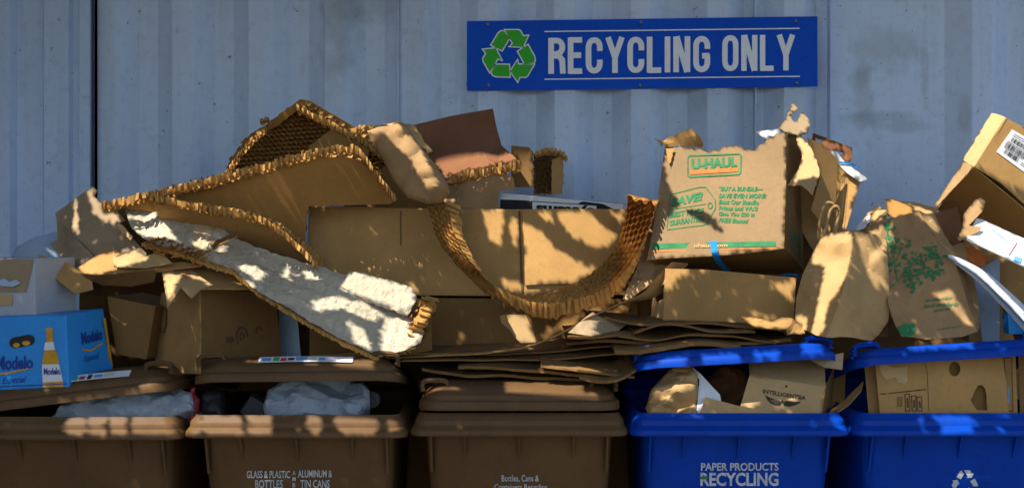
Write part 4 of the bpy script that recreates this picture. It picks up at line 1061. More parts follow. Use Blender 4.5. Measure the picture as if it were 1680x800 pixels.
# curved kraft sheet sweeping down from the printed carton
sp = [(1102, 430, .28), (1092, 440, .27), (1076, 456, .26), (1052, 482, .24), (1010, 500, .20), (962, 522, .17), (915, 548, .14), (865, 566, .14), (800, 577, .16), (720, 583, .18), (652, 586, .2)]
pA = cat([W(*p) for p in sp], 5); pB = cat([W(x + (26 if i < 4 else 6), y + (2 if i < 4 else -2), Y + .06) for i, (x, y, Y) in enumerate(sp)], 5)
P = []; fs = []; k = 4
for i in range(len(pA)):
    for j in range(k + 1):
        p = pA[i].lerp(pB[i], j / k); P.append(p + wobble(p, .004, 8, 3))
for i in range(len(pA) - 1):
    for j in range(k):
        a = i * (k + 1) + j; fs += [(a, a + k + 1, a + k + 2), (a, a + k + 2, a + 1)]
single('curved_cardboard_strip', 'long bent cardboard sheet sweeping down left from under the printed carton', 'cardboard', shell(P, fs, lambda i: V((0, .002, -.005))), CARD('card'), smooth=45)
single('cardboard_flap', 'tan cardboard flap rising between the honeycomb strip and the printed carton', 'cardboard', panel([(1072, 352, .52), (1088, 300, .54), (1100, 330, .54), (1100, 440, .44), (1062, 470, .30), (1032, 492, .26), (1022, 490, .26), (1046, 440, .40)], t=.003, grid=12, amp=.004), CARD('card_lt'))
single('triangular_scrap', 'pale triangular cardboard scrap lying in sun on the flattened stack', 'cardboard', panel([(932, 546, .14), (956, 524, .17), (972, 512, .2), (986, 522, .2), (1030, 530, .22), (1010, 546, .18), (974, 552, .14)], t=.003, grid=10, amp=.004), CARD('card_gr'))

g = extrude_box([(1060, 505, .88), (1760, 505, .88), (1760, 900, .88), (1060, 900, .88)], V((.0, .12, .0)), seed=6, amp=.006)  # dark filler box added to keep the gaps behind the blue bins dark
single('carton_or_filler', 'wide dark filler box standing in for the shade between the blue bins and the container wall', 'carton', g, M['card_dk'], bevel=.003)
g = extrude_box([(-60, 560, .90), (1040, 560, .90), (1040, 900, .90), (-60, 900, .90)], V((.0, .12, .0)), seed=6, amp=.006)  # same dark filler, added for the shade behind the brown bins
single('carton_or_filler', 'wide dark filler box standing in for the shade between the brown bins and the container wall', 'carton', g, M['card_dk'], bevel=.003)

# ------------------------------------------------------------------ printed moving carton
def cq(x, y): return (1020 + x / 1.905, 160 + y / 1.905)
uq = [(1098, 240, .46), (1290, 226, .40), (1284, 408, .30), (1062, 426, .34)]
uh = Thing('moving_carton', 'battered tan moving carton with green lettering and torn top, perched on the plain carton', 'carton', W(1180, 446, .4))
us = Surf([(1098, 240, .46), (1290, 228, .43), (1284, 408, .30), (1062, 426, .32)], flat=True, amp=.005, f=4, seed=51)
fo = [(1092, 243, 0), (1100, 236, 0), (1112, 244, 0), (1130, 243, 0), (1158, 246, 0), (1180, 246, 0), (1196, 238, 0), (1206, 236, 0), (1222, 246, 0), (1240, 244, 0), (1262, 224, 0), (1290, 217, 0), (1290, 300, 0), (1286, 408, 0), (1180, 419, 0), (1062, 427, 0), (1074, 350, 0)]
uh.part('front_panel', panel(ragged(fo, 5, 2.6, 2, (1, 2, 3, 4, 5, 6, 7, 8, 9, 10)), t=.004, grid=9, surf=us), CARD('moving'))
BR = us.at(1286, 408); BL = us.at(1062, 427); TR = us.at(1290, 220); TL = us.at(1098, 240)
rb = W(1318, 446, .62); lb = W(1096, 440, .62) ; rt = W(1340, 300, .72)
rbb = W(1345, 372, .66)
uh.part('bottom_panel', patch([BL, BR, W(1318, 444, .52), W(1094, 440, .52)], .004, 8, 3, .003, 4, 51, out=V((0, -.3, -1))), CARD('card'))
uh.part('side_panel', patch([TR, W(1310, 262, .66), W(1320, 444, .52), BR], .004, 6, 8, .005, 4, 51, out=V((1, -.4, 0))), CARD('card_dk'), label='shaded right side with green stamps')  # darker cardboard than the left side, its shade put into the colour
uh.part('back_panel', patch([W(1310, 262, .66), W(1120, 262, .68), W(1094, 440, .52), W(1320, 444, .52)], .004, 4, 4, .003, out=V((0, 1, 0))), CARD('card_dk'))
uh.part('side_panel', patch([W(1120, 262, .68), TL, BL, W(1094, 440, .52)], .004, 4, 4, .003, out=V((-1, 0, 0))), CARD('card'))
uh.part('torn_flap', panel(ragged([(1074, 226, .44), (1086, 232, .45), (1096, 226, .45), (1136, 212, .44), (1146, 222, .44), (1154, 236, .44), (1152, 243, .455), (1112, 240, .455), (1094, 240, .45), (1088, 236, .44), (1086, 242, .44), (1080, 232, .44)], 4, 1.2, 6), t=.003, grid=6, amp=.005, f=10), CARD('card'), label='torn top flap curling up at the left corner')
uh.part('torn_flap', panel(ragged([(1092, 243, .44), (1106, 244, .44), (1098, 272, .42)], 4, 1), t=.002, grid=6), CARD('card'))
G_ = M['green']; O_ = M['orange']; D_ = M['green']; LF = .0018
pt_ = lambda t, x0, y0, x1, y1, h, bold=.02, sh=.0, m=None: uh.part('lettering', print_text(t, [cq(x0, y0), cq(x1, y1), cq(x1, y1 + h), cq(x0, y0 + h)], us, bold, sh, LF), m or D_)
uh.part('logo_frame', print_stroke([cq(*p) for p in ((212, 183), (366, 176), (372, 182), (370, 236), (364, 241), (212, 248), (206, 243), (207, 190))], 2.3, us, True, LF), G_)
pt_('U-HAUL', 219, 192, 360, 184, 33, .05)
uh.part('logo_stripe', print_poly([cq(*p) for p in ((214, 229), (364, 219), (363, 232), (213, 241))], us, LF), O_)
uh.part('tag_frame', print_stroke([cq(*p) for p in ((152, 302), (240, 280), (262, 279), (291, 318), (292, 345), (264, 394), (252, 399), (140, 414), (138, 405), (150, 306))], 1.5, us, True, LF), D_)
uh.part('tag_eyelet', print_stroke([cq(*p) for p in arc(275, 337, 7, 9, 0, 340, 10)], 1.8, us, True, LF), D_)
pt_('SAVE!', 152, 315, 252, 293, 27, .05, .15)
uh.part('rule_line', print_stroke([cq(148, 350), cq(262, 332)], 1.1, us, lift=LF), D_)
pt_('BEST PRICE', 148, 358, 255, 344, 18, .04, .1); pt_("GUARANTEED", 146, 384, 258, 368, 18, .04, .1)
for i, (t, x1) in enumerate((("*BUY A BUNDLE\u2014", 440), ('SAVE EVEN MORE!', 451), ('Beat Our Bundle', 427), ("Prices and We'll", 425), ('Give You $20 in', 415), ('FREE Boxes!', 396))):
    y = (277, 299, 318, 337, 356, 375)[i]; pt_(t, 302, y, x1, y + 3, 14.5, .045, .15)
uh.part('green_band', print_poly([cq(*p) for p in ((95, 458), (480, 449), (481, 465), (95, 475))], us, LF), G_)
uh.part('orange_line', print_poly([cq(*p) for p in ((93, 480), (478, 470), (478, 474), (93, 485))], us, LF), O_)
uh.part('lettering', print_text('uhaul.com', [cq(225, 458), cq(331, 455), cq(331, 467), cq(225, 470)], us, .03, 0, LF + .0012), M['card_lt'])
rs = Surf([(1290, 260, .49), (1310, 262, .66), (1320, 444, .52), (1286, 408, .30)], flat=True, amp=.005, f=4, seed=51)
uh.part('stamp', print_stroke([(1294, 372), (1312, 386), (1312, 420), (1294, 402)], 1.2, rs, True, .004), D_)
uh.part('lettering', print_text('OK', [(1296, 380), (1310, 391), (1310, 405), (1296, 394)], rs, .03, 0, .004), D_)
uh.part('stamp', print_stroke([(1293, 345), (1298, 343), (1302, 352), (1298, 362)], 1.4, rs, False, .004), D_)
# blue tape hanging from the front
tp = [us.at(1164, 396, .004), us.at(1166, 408, .005), us.at(1168, 419, .006), W(1176, 432, .34), W(1190, 446, .40)]
tw = [p + V((.012, 0, -.001)) for p in tp]; g = Geo(); pp = []
a = cat(tp, 4); b = cat([p + V((.021, 0, .0)) for p in tp], 4); fs = []
for p, q in zip(a, b): pp += [p, q]
for i in range(len(a) - 1): fs += [(2 * i, 2 * i + 1, 2 * i + 3), (2 * i, 2 * i + 3, 2 * i + 2)]
uh.part('blue_tape', shell(pp, fs, lambda i: V((0, .0012, 0))), [M['tape']] * 3)
uh.part('blue_tape', tube(cat([W(1282, 452, .48), W(1296, 450, .47), W(1310, 452, .46)], 3), .004, 6), M['tape'])

single('cardboard_flap', 'shaded brown flap filling the corner between the moving carton and the upright paper bag', 'cardboard', panel([(1306, 300, .72), (1380, 300, .70), (1376, 470, .62), (1300, 470, .62)], t=.004, grid=14, amp=.006), CARD('card_dk'))
# opened flaps on the right of it
fl = Thing('torn_carton', 'opened tan carton with slotted flaps leaning behind the moving carton', 'carton', W(1360, 410, .5))
fl.part('side_panel', panel([(1312, 232, .66), (1342, 235, .62), (1380, 260, .60), (1412, 298, .60), (1398, 345, .58), (1378, 412, .55), (1340, 420, .55), (1316, 380, .58)], t=.004, grid=12, amp=.005, seed=3), CARD('card'), label='lit outer face with faint stripes')
fl.part('torn_flap', panel(ragged(withY([(1310, 217), (1324, 228), (1342, 262), (1346, 284), (1334, 320), (1316, 303), (1292, 303), (1309, 282), (1318, 256), (1308, 228)], [(1310, 217, .50), (1346, 284, .40), (1292, 303, .40)]), 6, 1.3, 8), t=.004, grid=9, amp=.006, seed=4), CARD('card_lt'), label='pale torn flap hanging forward with ragged edges')
fl.part('torn_flap', panel(ragged(withY([(1294, 220), (1314, 216), (1318, 256), (1304, 292), (1292, 300)], [(1294, 220, .52), (1318, 256, .56), (1292, 300, .52)]), 6, 1, 9), t=.004, grid=9), CARD('card_dk'))
fl.part('torn_flap', panel(withY([(1326, 226), (1346, 233), (1376, 262), (1372, 330), (1356, 378), (1332, 344), (1346, 290)], [(1326, 226, .47), (1376, 262, .56), (1356, 378, .50)]), t=.004, grid=10, amp=.006), CARD('card'))
fl.part('slotted_flap', panel([(1334, 218, .66), (1398, 242, .64), (1398, 260, .64), (1392, 268, .63), (1352, 248, .64), (1332, 232, .66)], t=.004, grid=14, holes=[[(1338, 226, 0), (1350, 230, 0), (1348, 236, 0), (1338, 232, 0)], [(1368, 246, 0), (1384, 250, 0), (1382, 256, 0), (1368, 252, 0)]]), CARD('card_red'), label='brown flap with two slots')
fl.part('slotted_flap', panel(withY([(1358, 246, .60), (1374, 250, .60), (1388, 268, .58), (1426, 294, .57), (1410, 298, .58), (1390, 284, .59), (1366, 262, .6)], [(1358, 246, .60), (1426, 294, .57), (1390, 284, .59)]), t=.004, grid=14), CARD('white'), label='pale flap end with a blue line')
fls = Surf([(1358, 246, .60), (1426, 294, .57), (1390, 284, .59)], flat=True)
fl.part('blue_line', print_stroke([(1378, 266), (1396, 268), (1410, 275)], 3, fls, lift=.004), M['tape'])
for k in range(4): fl.part('stripe', print_stroke([(1346 + k * 13, 268 + k * 9), (1340 + k * 13, 340 + k * 8)], .8, Surf([(1342, 235, .615), (1412, 298, .595), (1378, 412, .545)], flat=True), lift=.008), M['brprint'])
hk = Thing('slotted_cardboard_tab', 'pale cardboard tab with a hooked slot sticking up above the moving carton', 'cardboard', W(1300, 230, .55))
hk.part('tab', panel(withY([(1276, 210, .52), (1290, 192, .54), (1299, 170, .56), (1307, 172, .56), (1309, 180, .56), (1300, 186, .56), (1298, 194, .56), (1303, 200, .56), (1309, 198, .56), (1312, 186, .56), (1318, 184, .56), (1330, 200, .56), (1326, 218, .54), (1310, 222, .53), (1284, 216, .52)], [(1276, 210, .50), (1307, 172, .56), (1330, 200, .53)]), t=.004, grid=40), CARD('card_gr'))
hk.part('white_flap', panel([(1238, 216, .50), (1280, 211, .50), (1288, 216, .50), (1260, 232, .49)], t=.003, grid=12), CARD('white'))

# plain carton underneath
pc = Thing('plain_carton', 'plain tan carton lying open at its left end beneath the moving carton', 'carton', W(1200, 530, .3))
pc.part('front_panel', panel([(1092, 440, 0), (1160, 442, 0), (1306, 456, 0), (1302, 534, 0), (1088, 530, 0)], t=.004, grid=14, surf=Surf([(1092, 440, .26), (1306, 456, .24), (1302, 534, .22)], flat=True, amp=.003)), CARD('card'))
pc.part('top_panel', patch([W(1092, 440, .26), W(1306, 456, .24), W(1306, 452, .60), W(1100, 448, .60)], .004, 5, 4, .003, out=V((0, 0, 1))), CARD('card_dk'))
pc.part('side_panel', panel([(1070, 462, .34), (1096, 441, .27), (1090, 528, .24), (1068, 526, .32)], t=.004, grid=10, holes=[[(1072, 478, 0), (1090, 466, 0), (1088, 490, 0), (1076, 496, 0)]]), CARD('card_lt'))
pc.part('flap', panel([(1090, 425, .64), (1345, 425, .64), (1345, 480, .62), (1090, 480, .62)], t=.004, grid=20, amp=.004), CARD('card_dk'))
pc.part('back_panel', panel([(1046, 470, .50), (1100, 460, .50), (1100, 530, .48), (1046, 526, .48)], t=.004, grid=20), CARD('card_dk'))
pc.part('side_panel', panel([(1306, 456, .24), (1330, 450, .55), (1330, 520, .50), (1302, 534, .22)], t=.004, grid=20), CARD('card_dk'))
fl2 = single('cardboard_flap', 'small curled tan flap on the flattened stack in front of the plain carton', 'cardboard', panel(ragged([(1214, 518, .10), (1240, 520, .10), (1262, 528, .09), (1282, 520, .11), (1300, 522, .11), (1318, 536, .12), (1322, 548, .10), (1290, 550, .09), (1288, 540, .08), (1258, 540, .06), (1238, 536, .06), (1222, 526, .08)], 8, 1), t=.003, grid=8, amp=.006, f=9), CARD('card'))

# paper bags
def bag(label, outline, seed, m='kraft', bulge=.02, back=.05, br=11, cr=.026):
    g, s = lump(outline, bulge, back, br=br, grid=5, cr=cr, cf=9, seed=seed, amp=.012, f=5)
    t = Thing('paper_bag', label, 'paper bag', base_of(g), 'brown paper bags standing on the blue bins'); t.part('bag_body', g, M[m], smooth=32); t.s = s; return t
def facet_bag(label, faces, seed, m, cr, cf):
    t = Thing('paper_bag', label, 'paper bag', W(*max((p for f in faces for p in f), key=lambda p: p[1])), 'brown paper bags standing on the blue bins'); ss = []
    nn = sum((Surf(f, flat=True).n for f in faces), Vector()).normalized()
    for k, f in enumerate(faces):
        s = Surf(f, amp=.008, f=5, cr=cr, cf=cf, seed=seed, flat=False); s.n = nn; ss.append(s)
        t.part('bag_front' if k == 0 else 'bag_side', panel(f, t=.0015, grid=4.6, surf=s, seed=seed), [M[m]] * 3, smooth=16)
    bk = [p for p in faces[0]]; xs = [p for f in faces for p in f]
    t.faces = ss; t.s = ss[0]; return t
bg1 = facet_bag('upright brown paper bag with twisted handles, right of the moving carton', [
    [(1346, 384, .20), (1362, 379, .18), (1404, 379, .13), (1396, 420, .11), (1376, 490, .06), (1352, 554, .03), (1336, 550, .06), (1318, 540, .11), (1303, 524, .15), (1306, 490, .18), (1318, 446, .20), (1334, 406, .21)],
    [(1404, 379, .13), (1416, 385, .14), (1453, 393, .20), (1456, 440, .16), (1462, 500, .14), (1457, 528, .13), (1440, 552, .12), (1428, 562, .12), (1384, 558, .07), (1352, 554, .03), (1376, 490, .06), (1396, 420, .11)]], 61, 'kraft', .026, 11)
bg1.part('bag_back', panel([(1346, 384, .32), (1404, 376, .30), (1452, 390, .32), (1458, 552, .28), (1310, 540, .28)], t=.0015, grid=12, amp=.008), [M['kraft']] * 3)
for dx, dy in ((0, 0), (-16, 3)):
    pth = [(1352 + dx, 384 + dy, .22), (1358 + dx, 362 + dy, .22), (1362 + dx, 346 + dy, .22), (1372 + dx, 338 + dy, .22), (1378 + dx, 346 + dy, .22), (1374 + dx, 362 + dy, .22), (1366 + dx, 386 + dy, .22)] if dx == 0 else [(1342, 392, .24), (1344, 368, .24), (1352, 338, .24), (1362, 332, .24), (1372, 342, .24), (1374, 362, .24), (1370, 384, .22)]
    bg1.part('twisted_handle', tube(cat([W(*p) for p in pth], 5), .0042, 7), M['kraft'], smooth=60)
bg1.part('fold_line', print_stroke([(1352, 505), (1400, 515), (1452, 512)], 1.0, Surf([(1352, 505, .0), (1400, 515, .0), (1452, 400, .0)], flat=True), lift=-.1), M['kraft']) if False else None
bg2 = facet_bag('brown paper bag printed with a green tree, on the right blue bin', [
    [(1420, 374, .26), (1440, 366, .25), (1480, 352, .23), (1512, 343, .22), (1528, 368, .20), (1552, 410, .17), (1578, 472, .14), (1600, 520, .11), (1604, 542, .09), (1580, 551, .09), (1500, 556, .08), (1474, 552, .08), (1457, 500, .13), (1442, 440, .18), (1426, 400, .22)],
    [(1512, 343, .22), (1534, 352, .27), (1562, 410, .22), (1592, 476, .19), (1608, 530, .14), (1604, 542, .09), (1600, 520, .11), (1578, 472, .14), (1552, 410, .17), (1528, 368, .20)]], 64, 'kraft_dk', .017, 12)
bg2.part('bag_back', panel([(1424, 374, .36), (1534, 350, .34), (1606, 545, .22), (1480, 552, .22)], t=.0015, grid=12, amp=.008), [M['kraft_dk']] * 3)
rr = random.Random(5)
def cr5(x, y): return (1300 + x / 1.905, 160 + y / 1.905)
def leafblot(cx_, cy_, r, n=7):
    return [(cx_ + math.cos(2 * math.pi * i / n + cx_) * r * rr.uniform(.45, 1.25), cy_ + math.sin(2 * math.pi * i / n + cx_) * r * rr.uniform(.45, 1.25)) for i in range(n)]
tree_g = Geo()
for (x, y, w, h, n) in ((300, 405, 26, 10, 9), (295, 430, 12, 25, 8), (345, 455, 38, 18, 24), (310, 480, 22, 28, 16), (375, 505, 26, 22, 18), (430, 490, 26, 26, 20), (315, 530, 24, 14, 10), (370, 550, 26, 18, 16), (430, 545, 44, 20, 24), (455, 520, 18, 20, 8), (370, 600, 16, 12, 8), (400, 575, 40, 14, 14), (360, 570, 14, 10, 6), (435, 465, 12, 12, 5)):
    for _ in range(int(n * 1.3)):
        X, Y_ = cr5(x + rr.uniform(-w, w), y + rr.uniform(-h, h)); tree_g.join(print_poly(leafblot(X, Y_, rr.uniform(1.4, 3.8)), bg2.s, .0035))
for a in (((298, 600), (340, 565), (372, 530), (400, 500)), ((330, 572), (320, 520), (300, 440)), ((372, 530), (430, 515), (455, 480)), ((350, 560), (410, 560), (460, 548)), ((320, 520), (350, 470)), ((298, 440), (292, 410))):
    tree_g.join(print_stroke([cr5(*p) for p in a], 1.4, bg2.s, lift=.0034))
bg2.part('tree_print', tree_g, M['green'])
for k, (t, x0, x1, y) in enumerate((('Protecting', 415, 495, 640), ('food standards', 410, 515, 655), ('naturally', 440, 495, 670))):
    bg2.part('lettering', print_text(t, [cr5(x0, y - k), cr5(x1, y - 14), cr5(x1, y - 2), cr5(x0, y + 11 - k)], bg2.s, .02, .15, .003), M['green'])
bg2.part('lettering', print_text('recycled paper', [cr5(455, 722), cr5(530, 708), cr5(530, 716), cr5(455, 730)], bg2.s, .01, 0, .003), M['green'])
bg2.part('green_blot', print_poly(ragged([(p[0], p[1], 0) for p in [cr5(322, 716), cr5(340, 708), cr5(372, 710), cr5(376, 728), cr5(365, 745), cr5(345, 752), cr5(326, 740)]], 4, .6), bg2.s, .003), M['green'])
# bags and flaps behind
rbg = Thing('paper_bag', 'worn open paper bag with a torn white lining, behind the tree-printed bag', 'paper bag', W(1500, 470, .4), 'brown paper bags standing on the blue bins')
for k, (pl, m) in enumerate((([(1405, 380, .36), (1424, 352, .38), (1444, 340, .38), (1456, 350, .34), (1452, 368, .32), (1420, 384, .32)], 'kraft'),
          ([(1452, 328, .40), (1462, 326, .42), (1496, 340, .40), (1496, 352, .36), (1470, 362, .33), (1454, 352, .35)], 'card_or'),
          ([(1458, 326, .48), (1500, 330, .5), (1540, 342, .5), (1534, 352, .46), (1500, 354, .44), (1478, 340, .46)], 'kraft'),
          ([(1524, 352, .36), (1570, 340, .40), (1580, 390, .36), (1560, 412, .32), (1546, 400, .30), (1532, 372, .32)], 'card_red'),
          ([(1552, 408, .26), (1580, 398, .30), (1592, 450, .24), (1606, 500, .18), (1608, 540, .14), (1590, 520, .14), (1570, 450, .20)], 'kraft_dk'))):
    rbg.part('torn_panel', panel(ragged(pl, 7, .9, k + 3), t=.002, grid=7, cr=.006, cf=12, seed=k + 2), CARD(m), smooth=50)
rbg.part('lining', panel(ragged([(1402, 378, .33), (1410, 366, .34), (1426, 350, .35), (1430, 356, .33), (1420, 372, .32), (1408, 380, .32)], 4, 1.5), t=.002, grid=5, amp=.006, f=14), CARD('white'))
rbg.part('flat_handle', panel([(1426, 366, .28), (1430, 350, .29), (1442, 342, .29), (1456, 344, .28), (1456, 354, .27), (1444, 354, .27), (1438, 360, .27), (1437, 374, .26), (1428, 376, .26)], t=.003, grid=6, amp=.004), CARD('kraft'))
rbg.part('flat_handle', panel([(1582, 350, .22), (1600, 328, .24), (1608, 324, .24), (1617, 330, .24), (1612, 346, .22), (1590, 370, .2), (1612, 372, .2), (1606, 380, .19), (1576, 394, .18), (1572, 390, .18), (1580, 374, .2)], t=.003, grid=6, amp=.004), CARD('kraft_dk'))
# tall carton at the right edge
tc = Thing('shipping_carton', 'tilted brown shipping carton with a white barcode label, at the right edge', 'carton', W(1640, 430, .5))
A_ = W(1628, 186, .36); B_ = W(1760, 268, .30); C_ = W(1690, 440, .22) ; D0 = W(1578, 290, .34)
n_ = V((.02, .30, .0))
# end panel (taped, sunlit), narrow
tc.part('end_panel', patch([W(1626, 186, .42), W(1650, 194, .34), W(1600, 274, .31), W(1580, 262, .39)], .004, 5, 8, .006, 9, 71, out=V((-.5, -.5, .4))), CARD('card_lt'), label='sunlit creased end with tape')
fs_ = Surf([(1650, 194, .34), (1770, 262, .42), (1600, 274, .31), (1700, 360, .36)], flat=True, amp=.004, f=4, seed=71)
tc.part('front_panel', panel([(1650, 193, 0), (1780, 262, 0), (1730, 380, 0), (1640, 300, 0), (1598, 274, 0)], t=.004, grid=14, surf=fs_), CARD('card'))
tc.part('lower_panel', patch([W(1596, 275, .31), W(1726, 382, .36), W(1690, 470, .56), W(1535, 342, .56)], .004, 8, 6, .004, 4, 71, out=V((-.3, -1, -.3))), CARD('card_or'))
tc.part('end_panel', patch([W(1581, 262, .39), W(1598, 276, .31), W(1536, 342, .55), W(1532, 336, .60)], .004, 4, 8, .004, 9, 72, out=V((-1, -.5, 0))), CARD('card_lt'))
tc.part('back_panel', patch([W(1630, 188, .42), W(1790, 262, .5), W(1700, 440, .68), W(1534, 336, .62)], .004, 4, 4, .0, out=V((0, 1, 0))), CARD('card_dk'))
def cr4(x, y): return (1340 + x / 2.668, y / 2.668)
lbq = [cr4(855, 566), cr4(930, 610), cr4(930, 745), cr4(785, 665)]
lbq = [(1660, 212), (1730, 252), (1704, 300), (1634, 249)]
tc.part('shipping_label', panel([(a, b, 0) for a, b in lbq], t=.0008, grid=14, surf=fs_, lift=.002), [M['paper']] * 3)
def lb(u, v): return quadmap([(u, v)], lbq)[0]
rr = random.Random(9)
for (u0, u1, v0, v1, n) in ((.10, .42, .24, .40, 16), (.06, .75, .48, .66, 34), (.12, .42, .72, .88, 16)):
    g = Geo(); u_ = u0
    while u_ < u1:
        w_ = rr.uniform(.006, .018); g.join(print_poly([lb(u_, v0), lb(u_ + w_, v0), lb(u_ + w_, v1), lb(u_, v1)], fs_, .0032)); u_ += w_ + rr.uniform(.006, .016)
    tc.part('barcode', g, M['dkprint'])
for (t, u0, u1, v0, v1) in (('SHIP TO DEPOT', .08, .5, .08, .15), ('RETURN GOODS', .5, .85, .12, .19), ('QTY 24', .5, .7, .26, .34)): pass
for (u0, u1, v) in ((.08, .5, .11), (.08, .38, .18), (.06, .6, .45), (.06, .5, .69), (.5, .9, .8), (.5, .8, .86)):
    tc.part('print_line', print_stroke([lb(u0, v), lb(u1, v)], .7, fs_, lift=.003), M['dkprint'])
# envelopes and newspapers
en = Thing('mailing_envelope', 'white cardboard mailer with a red line, lying across the right edge of the heap', 'envelope', W(1640, 410, .25))
es = Surf([(1602, 358, .24), (1720, 412, .22), (1588, 390, .18), (1700, 450, .16)], flat=True)
en.part('sheet', panel([(1602, 358, 0), (1612, 360, 0), (1740, 418, 0), (1700, 446, 0), (1586, 392, 0), (1590, 382, 0)], t=.004, grid=20, surf=es), [M['paper'], M['white'], M['paper']])
en.part('red_line', print_stroke([(1668, 398), (1654, 420)], 1.4, es, lift=.003), M['stickerred'])
for k in range(4): en.part('print_line', print_stroke([(1622 + k * 5, 374 + k * 5), (1642 + k * 5, 384 + k * 5)], .9, es, lift=.003), M['pebble'])
en.part('print_block', print_poly([(1664, 420), (1676, 424), (1674, 432), (1662, 428)], es, .003), M['stickerblue'])
for k, (m, dy) in enumerate((('paper', 0), ('stickerblue', 5), ('paper', 9), ('white', 13))):
    a = [(1556, 418 + dy * .3, .12 + k * .01), (1600, 446 + dy * .7, .10 + k * .01), (1640, 482 + dy, .08 + k * .01), (1700, 545 + dy * 1.3, .05 + k * .01)]
    b = [(1560, 416 + dy * .3, .2), (1612, 442 + dy * .7, .2), (1652, 474 + dy, .2), (1712, 528 + dy * 1.3, .2)]
    pa, pb = cat([W(*p) for p in a], 4), cat([W(*p) for p in b], 4); pp = []; fs = []
    for p, q in zip(pa, pb): pp += [p, q]
    for i in range(len(pa) - 1): fs += [(2 * i, 2 * i + 1, 2 * i + 3), (2 * i, 2 * i + 3, 2 * i + 2)]
    lbls = ['white magazine, topmost of the slanting pile at the right edge', 'blue-edged magazine second in the slanting pile at the right edge', 'white magazine third in the slanting pile at the right edge', 'greyish magazine lowest in the slanting pile at the right edge']
    single('magazine', lbls[k], 'magazine', shell(pp, fs, lambda i: V((0, 0, -.005))), [M[m]] * 3, group='magazines in a slanting pile')
single('orange_carton', 'orange folded box peeping out behind the right-hand magazines', 'carton', extrude_box([(1584, 404, .30), (1622, 420, .30), (1616, 438, .28), (1586, 436, .28)], V((.0, .1, .02)), n=3), M['orange'], bevel=.003)
single('folder', 'pale grey-green board standing right of the tree-printed bag', 'board', panel([(1596, 446, .34), (1640, 424, .34), (1640, 560, .28), (1612, 560, .28)], t=.006, grid=20, amp=.003), M['pebble'])
sc_ = carton('open_carton', 'tan carton wedged under the mailer at the right edge', 'carton', [(1580, 392, .42), (1720, 410, .42), (1720, 560, .36), (1590, 560, .36)], V((.0, .25, .0)), 'card', 77)
single('crushed_carton', 'creased brown carton flap below the mailer at the right margin', 'cardboard', panel([(1648, 470, .2), (1740, 440, .22), (1740, 560, .16), (1666, 560, .16), (1640, 500, .2)], t=.004, grid=14, amp=.008), CARD('card_dk'))
single('blue_carton', 'small strip of blue carton below the magazines at the right margin', 'carton', extrude_box([(1654, 514, .1), (1740, 514, .1), (1740, 548, .1), (1656, 548, .1)], V((0, .05, 0)), n=3), M['tape'], bevel=.002)

# ------------------------------------------------------------------ what is inside the bins
def trash(label, outline, m, seed, bulge=.05, back=.06, br=30, cr=.012, cf=12, name='plastic_bag', cat_='plastic bag', grid=5, smooth=True, an=2.2):
    if m == 'bag': outline = ragged(outline, 11, 3.5, seed)
    g, s = lump(outline, bulge, back, br=br, grid=grid, cr=cr, cf=cf, seed=seed, amp=.012, an=an); return single(name, label, cat_, g, M[m], smooth=24)
trash('white plastic bag bulging out under the lid of the second brown bin', [(434, 660, .10), (440, 640, .12), (462, 628, .16), (500, 614, .18), (560, 616, .18), (596, 628, .14), (606, 645, .12), (604, 665, .1), (580, 690, .1), (480, 695, .1), (440, 690, .1)], 'bag', 3, .02, .1, 11, .030, 20)
trash('clear plastic bag of bottles squeezed under the left brown lid', [(84, 682, .06), (100, 668, .07), (160, 655, .1), (230, 638, .12), (280, 628, .14), (310, 645, .12), (312, 668, .08), (280, 690, .06), (180, 700, .06), (95, 695, .06)], 'bag', 5, .015, .08, 10, .026, 20)
g = tube([W(392, 690, .2), W(396, 660, .22), W(404, 645, .22)], [.03, .03, .012], 12)
single('food_tray', 'black printed tray tilted in the second brown bin', 'tray', extrude_box([(394, 676, .12), (412, 648, .12), (436, 662, .12), (430, 700, .12)], V((.0, .02, .01)), n=3), M['black'], bevel=.002)
trash('grey crumpled film at the left of the second brown bin', [(330, 690, .14), (334, 650, .16), (352, 630, .18), (372, 640, .16), (374, 690, .14)], 'black', 9, .03, .05, 20, .014, 14)
single('drink_can', 'dark drink can lying beside the white plastic bag', 'can', tube([W(610, 655, .14), W(614, 655, .30)], .024, 14), M['black'], smooth=40)
single('red_bottle', 'red bottle at the corner where the two left brown bins meet', 'bottle', tube([W(316, 690, .14), W(318, 655, .14), W(316, 645, .14), W(316, 636, .14)], [.018, .018, .009, .008], 12), M['stickerred'], smooth=40)
trash('crumpled yellow-brown paper bag inside the first blue bin', [(1056, 672, .08), (1064, 645, .10), (1080, 622, .12), (1102, 602, .14), (1128, 600, .13), (1142, 620, .1), (1142, 650, .08), (1138, 690, .08), (1062, 690, .08)], 'kraft', 12, .03, .06, 14, .03, 20, 'paper_bag', 'paper bag', 4.5, 30)
single('white_paper', 'creased white paper sheet beside the crumpled bag in the first blue bin', 'paper', panel([(1135, 600, .12), (1150, 612, .1), (1182, 646, .09), (1184, 658, .09), (1160, 662, .08), (1142, 690, .06), (1140, 690, .06), (1146, 640, .08), (1148, 622, .1)], t=.002, grid=7, cr=.008, cf=14), [M['paper']] * 3, smooth=50)
trash('dark brown crumpled refuse filling the middle of the first blue bin', [(1150, 690, .3), (1156, 625, .32), (1180, 606, .34), (1220, 604, .34), (1240, 640, .3), (1240, 690, .3)], 'card_red', 15, .05, .05, 40, .02, 22, 'dark_refuse', 'refuse', 5)
